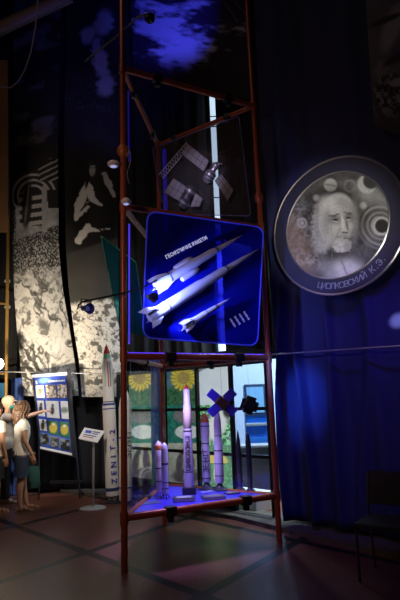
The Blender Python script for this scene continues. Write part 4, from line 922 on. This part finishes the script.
bm = MB(); lathe(bm, pz, za, [(r * .62, H * .90), (r * .5, H * .935)], 24); build('collar', bm, mat('rocket_green', (.25, .6, .4), .4), zt_)
bm = MB(); lathe(bm, pz, za, [(r * .52, H * .935), (r * .42, H * .955), (r * .15, H * .985), (0, H)], 24); build('nose_cone', bm, redm, zt_)
for h, wd, m_, k_ in ((.60, .03, zb, 1.0), (.575, .015, zb, 1), (.075, .05, mat('rocket_darkblue', (.03, .05, .16), .4), 1), (.62, .01, dk, .9)):
    bm = MB(); lathe(bm, pz + za * H * h, za, [(r * k_ * 1.01, 0), (r * k_ * 1.03, .002), (r * k_ * 1.03, wd), (r * k_ * 1.01, wd + .002)], 32); build('band', bm, m_, zt_)
v = (Vector(CP) - pz); v.z = 0; v.normalize(); sx = v.cross(U).normalized()
for s_, m_ in ((-.45, MC['rocket_green']), (.1, redm), (.5, mat('stripe_grey', (.3, .3, .32), .4))):
    bm = MB(); rr = r * .86; q = v * math.sqrt(1 - s_ * s_) * rr + sx * -s_ * rr; tube(bm, [pz + za * H * .72 + q, pz + za * H * .88 + q * .97], .008, 8); build('stripe', bm, m_, zt_)
c = pz + za * H * .30 + v * r * 1.03; qq = v * .93 - sx * .37
for k, chx in enumerate('ZENIT-2'): text('letter', chx, pz + za * (H * .285 + (k - 3) * .128) + qq * r * 1.04, za, qq.cross(za), .13, zb, zt_, .003, bold=.002)
for k in range(4):
    a = k * PI / 2 + .6; bm = MB(); lathe(bm, pz + Vector((math.cos(a), math.sin(a), 0)) * r * .5 + U * .05, U, [(r * .32, 0), (r * .2, .06), (r * .2, .1)], 12); build('nozzle', bm, mat('nozzle_metal', (.35, .33, .3), .3, .8), zt_)
p2 = G(125.5, 502); H2 = hgt(p2, 388); r2 = 6.2 / F * p2.y
t2 = thing('rocket_model', 'plain white rocket model standing behind the left tower post', 'rocket model', tuple(p2))
bm = MB(); lathe(bm, p2, U, [(r2 * .9, .02), (r2, .06), (r2, H2 * .82), (r2 * .8, H2 * .9), (r2 * .4, H2 * .97), (0, H2)], 28); build('body', bm, zw, t2)
bm = MB(); lathe(bm, p2, U, [(r2 * 1.0, 0), (r2 * 1.0, .02), (r2 * .6, .03)], 24); build('base', bm, dk, t2)
text('lettering', 'ЗЕНІТ', p2 + U * H2 * .5 - sx * r2 * .5 + v * r2 * .9, U, v.cross(U), .15, dk, t2, .003)
for h in (.12, .55): bm = MB(); lathe(bm, p2 + U * H2 * h, U, [(r2 * 1.01, 0), (r2 * 1.03, .002), (r2 * 1.03, .02), (r2 * 1.01, .022)], 28); build('band', bm, zb, t2)

# ================================================================== CHAIR (dark, at the right)
ck = mat('chair_black', (.035, .03, .04), .5); fabk = mat('chair_fabric', (.03, .03, .045), .85)
f0 = G(360, 582); f1 = G(376, 567); dback = (f1 - f0); dback.z = 0; dback.normalize(); dw = Vector((dback.y, -dback.x, 0))
ch = thing('stacking_chair', 'dark metal framed chair at the right edge before navy curtain', 'chair', tuple(f0))
def CL(a, b, z): return f0 + dw * a + dback * b + U * z
for a in (0, .46): 
    bm = MB(); tube(bm, [CL(a, 0, 0), CL(a, .02, .44)], .012, 8); build('leg', bm, ck, ch)
    bm = MB(); tube(bm, [CL(a, .44, 0), CL(a, .38, .44), CL(a, .40, .62), CL(a, .46, .86)], .012, 8); build('leg', bm, ck, ch)
bm = MB(); box(bm, CL(.23, .2, .46), (.48, .44, .05), Matrix((dw, dback, U)).transposed(), .015); build('seat', bm, fabk, ch)
bm = MB(); box(bm, CL(.23, .43, .72), (.44, .035, .3), Matrix((dw, (dback - U * -.25).normalized(), (U + dback * .25).normalized())).transposed(), .015); build('backrest', bm, fabk, ch)
bm = MB(); tube(bm, [CL(0, .02, .42), CL(0, .38, .42)], .01, 8); tube(bm, [CL(.46, .02, .42), CL(.46, .38, .42)], .01, 8); build('seat_frame', bm, ck, ch)

# ================================================================== PEOPLE
def remesh(o, vox, sm=3):
    r = o.modifiers.new('fuse', 'REMESH'); r.mode = 'VOXEL'; r.voxel_size = vox; r.use_smooth_shade = True
    if sm: s = o.modifiers.new('smooth', 'SMOOTH'); s.factor = .5; s.iterations = sm
def hand(bm, wrist, d, palmn, s, curl=.5, point=False):
    d = Vector(d).normalized(); n = Vector(palmn); n = (n - d * n.dot(d)).normalized(); w_ = d.cross(n)
    tube(bm, [wrist, wrist + d * .03 * s, wrist + d * .085 * s], [(.024 * s, .017 * s), (.034 * s, .016 * s), (.038 * s, .014 * s)], 10, side=w_)
    for i, (off, ln) in enumerate(((-.028, .062), (-.0095, .072), (.0095, .068), (.027, .052))):
        cu = curl if not (point and i == 0) else .05
        if point and i > 0: cu = 1.3
        p = wrist + d * .075 * s + w_ * off * s; pts = [p]; dd = d.copy()
        for seg_, fr in enumerate((.45, .32, .23)):
            a = cu * (.5 + .3 * seg_); dd = (dd * math.cos(a) + n * math.sin(a)).normalized(); p = p + dd * ln * fr * s * 1.15; pts.append(p.copy())
        tube(bm, pts, [.0088 * s, .0082 * s, .0078 * s, .006 * s], 8)
    p = wrist + d * .025 * s - w_ * .03 * s; q = p + (d * .6 - w_ * .7 + n * .3).normalized() * .035 * s; tube(bm, [wrist + d * .015 * s, p, q, q + (d * .9 - w_ * .1 + n * .35).normalized() * .03 * s], [.013 * s, .0125 * s, .010 * s, .0075 * s], 8)
def person(label, root, heading, s, skin, shirt, bottom, hair, pose, hairstyle, bottoms='shorts', bag=None):
    t = thing('person', label, 'person', tuple(root), heading); V_ = lambda x, y, z: Vector((x * s, y * s, z * s))
    sh = 1.27; body = MB(); T = lambda pts, r, side=None: tube(body, [V_(*p) for p in pts], [((a[0] * s, a[1] * s) if isinstance(a, tuple) else a * s) for a in r], 14, side=side)
    # legs
    for y, fx in ((-.085, pose.get('rf', 0)), (.085, pose.get('lf', 0))):
        T([(0, y, .82), (fx * .25, y, .66), (fx * .5, y, .45), (fx * .62 - .012, y, .34), (fx * .9 - .01, y, .16), (fx, y, .07)], [.085, .076, .052, .050, .036, .033])
        T([(fx - .045, y, .04), (fx + .02, y, .052), (fx + .09, y * 1.08, .034), (fx + .165, y * 1.12, .022)], [(.030, .030), (.033, .042), (.040, .026), (.030, .014)], (0, 1, 0))
        for k in range(5): T([(fx + .15, y * 1.12 + (k - 2) * .013, .018), (fx + .185 - abs(k - 1.5) * .004, y * 1.12 + (k - 2) * .014, .014)], [.008, .0065])
    # torso
    T([(0, 0, .76), (-.005, 0, .84), (0, 0, .97), (.01, 0, 1.10), (.005, 0, 1.20), (-.005, 0, 1.275), (0, 0, 1.31)], [(.13, .09), (.15, .105), (.115, .085), (.135, .10), (.15, .10), (.13, .075), (.05, .05)], (0, 1, 0))
    T([(0, -.13, sh), (0, .13, sh)], [.045, .045]); T([(0, 0, 1.28), (.015, 0, 1.40)], [.05, .046])
    # head
    hz = pose.get('head', 0); hr = Matrix.Rotation(pose.get('turn', 0), 3, 'Z') @ Matrix.Rotation(hz, 3, 'Y'); hc = Vector((.02, 0, 1.475))
    def Hd(x, y, z): return (hc + hr @ Vector((x, y, z))) * s
    ball(body, Hd(-.008, 0, .02), (.092 * s, .074 * s, .098 * s), hr); ball(body, Hd(.02, 0, -.045), (.062 * s, .052 * s, .062 * s), hr)
    tube(body, [Hd(.076, 0, .012), Hd(.098, 0, -.022), Hd(.084, 0, -.034)], [.007 * s, .013 * s, .008 * s], 8)
    ball(body, Hd(.062, 0, -.088), (.020 * s, .024 * s, .016 * s), hr, 12); tube(body, [Hd(.075, -.018, -.057), Hd(.084, 0, -.056), Hd(.075, .018, -.057)], .006 * s, 8)
    for y in (-.074, .074): ball(body, Hd(.0, y, -.012), (.017 * s, .008 * s, .028 * s), hr, 12)
    for y in (-.03, .03): tube(body, [Hd(.078, y - .014, .026), Hd(.083, y + .014, .026)], .006 * s, 8)
    # arms
    arms = pose['arms']
    for side, (el, wr, hd, pn, pt_) in arms.items():
        y = -.155 if side == 'r' else .155
        T([(0, y * .9, sh - .01), (el[0] * .5, (y + el[1]) / 2, (sh + el[2]) / 2), el, ((el[0] + wr[0]) / 2, (el[1] + wr[1]) / 2, (el[2] + wr[2]) / 2), wr], [.047, .043, .034, .032, .022])
        hand(body, V_(*wr), hd, pn, s, .35, pt_)
    b = build('body', body, skin, t, local=True); remesh(b, .0062, 2)
    ey = MB()
    for y in (-.03, .03): ball(ey, Hd(.074, y, .012), (.009 * s, .012 * s, .007 * s), hr, 10)
    build('eye', ey, mat('eye_dark', (.06, .04, .03), .3), t, local=True)
    mo = MB(); tube(mo, [Hd(.077, -.02, -.058), Hd(.088, 0, -.057), Hd(.077, .02, -.058)], .0045 * s, 8); build('lips', mo, mat('lips', (.45, .16, .13), .5), t, local=True)
    if pose.get('mask'):
        mk = MB(); ball(mk, Hd(.052, 0, -.052), (.046 * s, .056 * s, .046 * s), hr, 16); build('face_mask', mk, mat('mask_teal', (.05, .36, .30), .7), t, local=True)
    # shirt
    cm = MB(); C_ = lambda pts, r, side=None: tube(cm, [V_(*p) for p in pts], [((a[0] * s, a[1] * s) if isinstance(a, tuple) else a * s) for a in r], 20, side=side)
    C_([(0, 0, .80), (0, 0, .86), (-.005, 0, .98), (.008, 0, 1.10), (.005, 0, 1.20), (-.005, 0, 1.28), (0, 0, 1.325)], [(.172, .128), (.168, .122), (.140, .105), (.152, .117), (.162, .115), (.142, .088), (.066, .060)], (0, 1, 0))
    for side, (el, wr, hd, pn, pt_) in arms.items():
        y = -.155 if side == 'r' else .155; q = Vector((0, y * .9, sh - .01)); e = Vector(el); k_ = pose.get('sleeve', .55)
        m_ = q.lerp(e, k_ * .5); f_ = q.lerp(e, k_); C_([(0, y * .55, sh + .01), tuple(q), tuple(m_), tuple(f_)], [.058, .062, .060, .062])
    o = build('shirt', cm, shirt, t, local=True); remesh(o, .008, 2)
    # shorts / trousers
    bt = MB(); B_ = lambda pts, r, side=None: tube(bt, [V_(*p) for p in pts], [((a[0] * s, a[1] * s) if isinstance(a, tuple) else a * s) for a in r], 18, side=side)
    B_([(0, 0, .70), (-.01, 0, .78), (-.008, 0, .86), (0, 0, .90)], [(.15, .105), (.168, .122), (.158, .115), (.14, .10)], (0, 1, 0))
    for y, fx in ((-.085, pose.get('rf', 0)), (.085, pose.get('lf', 0))):
        if bottoms == 'shorts': B_([(0, y, .78), (fx * .2, y, .66), (fx * .36, y, .50)], [.10, .098, .094])
        else: B_([(0, y, .78), (fx * .25, y, .62), (fx * .5, y, .45), (fx * .9, y, .16), (fx, y, .07)], [.10, .09, .075, .062, .06])
    o = build('shorts' if bottoms == 'shorts' else 'trousers', bt, bottom, t, local=True); remesh(o, .008, 2)
    if bottoms == 'shorts':
        for y, fx in ((-.085, pose.get('rf', 0)), (.085, pose.get('lf', 0))):
            hm = MB(); tube(hm, [V_(fx * .345, y, .515), V_(fx * .36, y, .492)], .1 * s, 20); build('shorts_cuff', hm, mat('cuff_' + bottom.name, tuple(min(1, c * 1.5) for c in bottom.node_tree.nodes['Principled BSDF'].inputs['Base Color'].default_value[:3]), .8), t, local=True)
    # hair
    hb = MB()
    ball(hb, Hd(-.022, 0, .032), (.100 * s, .088 * s, .098 * s), hr)
    if hairstyle == 'long':
        ball(hb, Hd(-.045, 0, -.02), (.085 * s, .095 * s, .11 * s), hr)
        rnd = random.Random(3)
        for k in range(46):
            a = math.radians(62 + 236 * k / 45); x0, y0 = math.cos(a), math.sin(a); ln = .25 + rnd.random() * .06; wv = rnd.random() * 6
            pts = [Hd(-.02 + .06 * x0, .06 * y0, .10)]
            for j in range(8):
                f_ = j / 7; rr = .098 + .028 * math.sin(f_ * PI) - .03 * f_; pts.append(Hd(-.03 + rr * x0 - .03 * f_ + .011 * math.sin(wv + j * 1.4), rr * y0 * .95 + .011 * math.cos(wv + j * 1.6), .05 - ln * f_))
            tube(hb, pts, [.010 * s] + [.0145 * s] * 5 + [.012 * s, .008 * s, .004 * s], 6)
    o = build('hair', hb, hair, t, local=True)
    if hairstyle == 'long': remesh(o, .0042, 0)
    if hairstyle == 'cap':
        bpy.data.objects.remove(o); cp = MB(); ball(cp, Hd(-.012, 0, .045), (.104 * s, .086 * s, .085 * s), hr); tube(cp, [Hd(.06, 0, .055), Hd(.15, 0, .035)], [(.07 * s, .006 * s), (.055 * s, .004 * s)], 14, side=(0, 1, 0)); o = build('cap', cp, hair, t, local=True)
    # sandals
    for y, fx in ((-.085, pose.get('rf', 0)), (.085, pose.get('lf', 0))):
        sd = MB(); n_ = 24; pts = []
        for k in range(n_):
            a = 2 * PI * k / n_; pts.append(V_(fx + .06 + .135 * math.cos(a), y * 1.06 + (.045 + .008 * math.cos(a)) * math.sin(a), -.001))
        prism(sd, pts, (0, 0, .016 * s)); o = build('sandal', sd, mat('sandal_tan', (.30, .20, .10), .6), t, local=True)
        for xx, zz, ww in ((.115, .045, .052), (.05, .07, .05), (-.01, .085, .045)):
            st_ = MB(); pp = [V_(fx + xx, y * 1.07 + ww * math.cos(b_), .01 + zz * math.sin(b_)) for b_ in np.linspace(0, PI, 9)]; tube(st_, pp, .007 * s, 6); build('strap', st_, mat('strap_brown', (.14, .08, .05), .6), o, local=True)
    return t
skin1 = mat('skin_tan', (.50, .26, .16), .5); skin2 = mat('skin_fair', (.68, .40, .28), .5)
hairm = mat('hair_brown', (.075, .036, .017), .5, noise=.75, nscale=26)
wr = G(19, 511.5); sw = hgt(wr, 400) / 1.60
armsW = {'r': ((.02, -.20, 1.00), (.13, -.20, .80), (.25, -.02, -1), (.3, 1, 0), False), 'l': ((.04, .2, 1.0), (.16, .19, .82), (.3, 0, -1), (.3, -1, 0), False)}
person('woman with long brown hair, white T-shirt and denim shorts facing the poster', wr, math.radians(28), sw, skin1, mat('cotton_white', (.80, .78, .74), .85, noise=.05, nscale=8), mat('denim', (.03, .045, .09), .85, noise=.3, nscale=40), hairm, dict(arms=armsW, rf=.0, lf=.12, head=-.05, turn=.25, sleeve=.45), 'long')
w2 = G(3.5, 503); s2_ = hgt(w2, 396.5) / 1.585
fw2 = math.radians(8)
arms2 = {'r': ((.28, -.17, 1.25), (.56, -.12, 1.34), (1, .05, .10), (0, .1, -1), True), 'l': ((.03, .2, 1.0), (.12, .19, .80), (.2, 0, -1), (.3, -1, 0), False)}
person('person in pale cap and striped shirt pointing an arm at the poster', w2, fw2, s2_, skin2, mat('shirt_pale', (.62, .60, .58), .85, noise=.3, nscale=14), mat('trousers_black', (.02, .02, .025), .9), mat('cap_beige', (.62, .50, .34), .8), dict(arms=arms2, rf=.05, lf=-.05, head=0, turn=-.2, mask=True, sleeve=.35), 'cap', 'trousers')
w3 = G(-9, 514)
person('person in cream T-shirt and black shorts cut by the left edge', w3, math.radians(60), sw * 1.0, skin1, mat('shirt_cream', (.78, .72, .60), .85), mat('shorts_black', (.02, .02, .025), .9), hairm, dict(arms={'r': ((-.01, -.2, 1.0), (.06, -.2, .78), (.1, 0, -1), (.3, 1, 0), False), 'l': ((.03, .2, 1.0), (.1, .19, .80), (.2, 0, -1), (.3, -1, 0), False)}, rf=.04, lf=-.04, sleeve=.5), 'short')
# bag held by the woman
hb_ = P(33, 468, wr.y + .18); bg = thing('tote_bag', 'dark teal cloth bag hanging beside the woman in denim shorts', 'bag', tuple(P(33, 487, wr.y + .18)))
bm = MB(); tube(bm, [P(32.5, 488, wr.y + .2), P(32.5, 485, wr.y + .2), P(33, 472, wr.y + .2), P(33.5, 466, wr.y + .2)], [(.05, .10), (.055, .125), (.045, .105), (.012, .075)], 16, side=(0, 1, 0)); build('bag_body', bm, mat('bag_teal', (.02, .09, .09), .8), bg)
bm = MB(); q = P(33.5, 466, wr.y + .2); tube(bm, [q + Vector((-.06, 0, -.02)), q + Vector((-.03, 0, .10)), q + Vector((.03, 0, .10)), q + Vector((.06, 0, -.02))], .008, 6); build('strap', bm, lampk, bg)
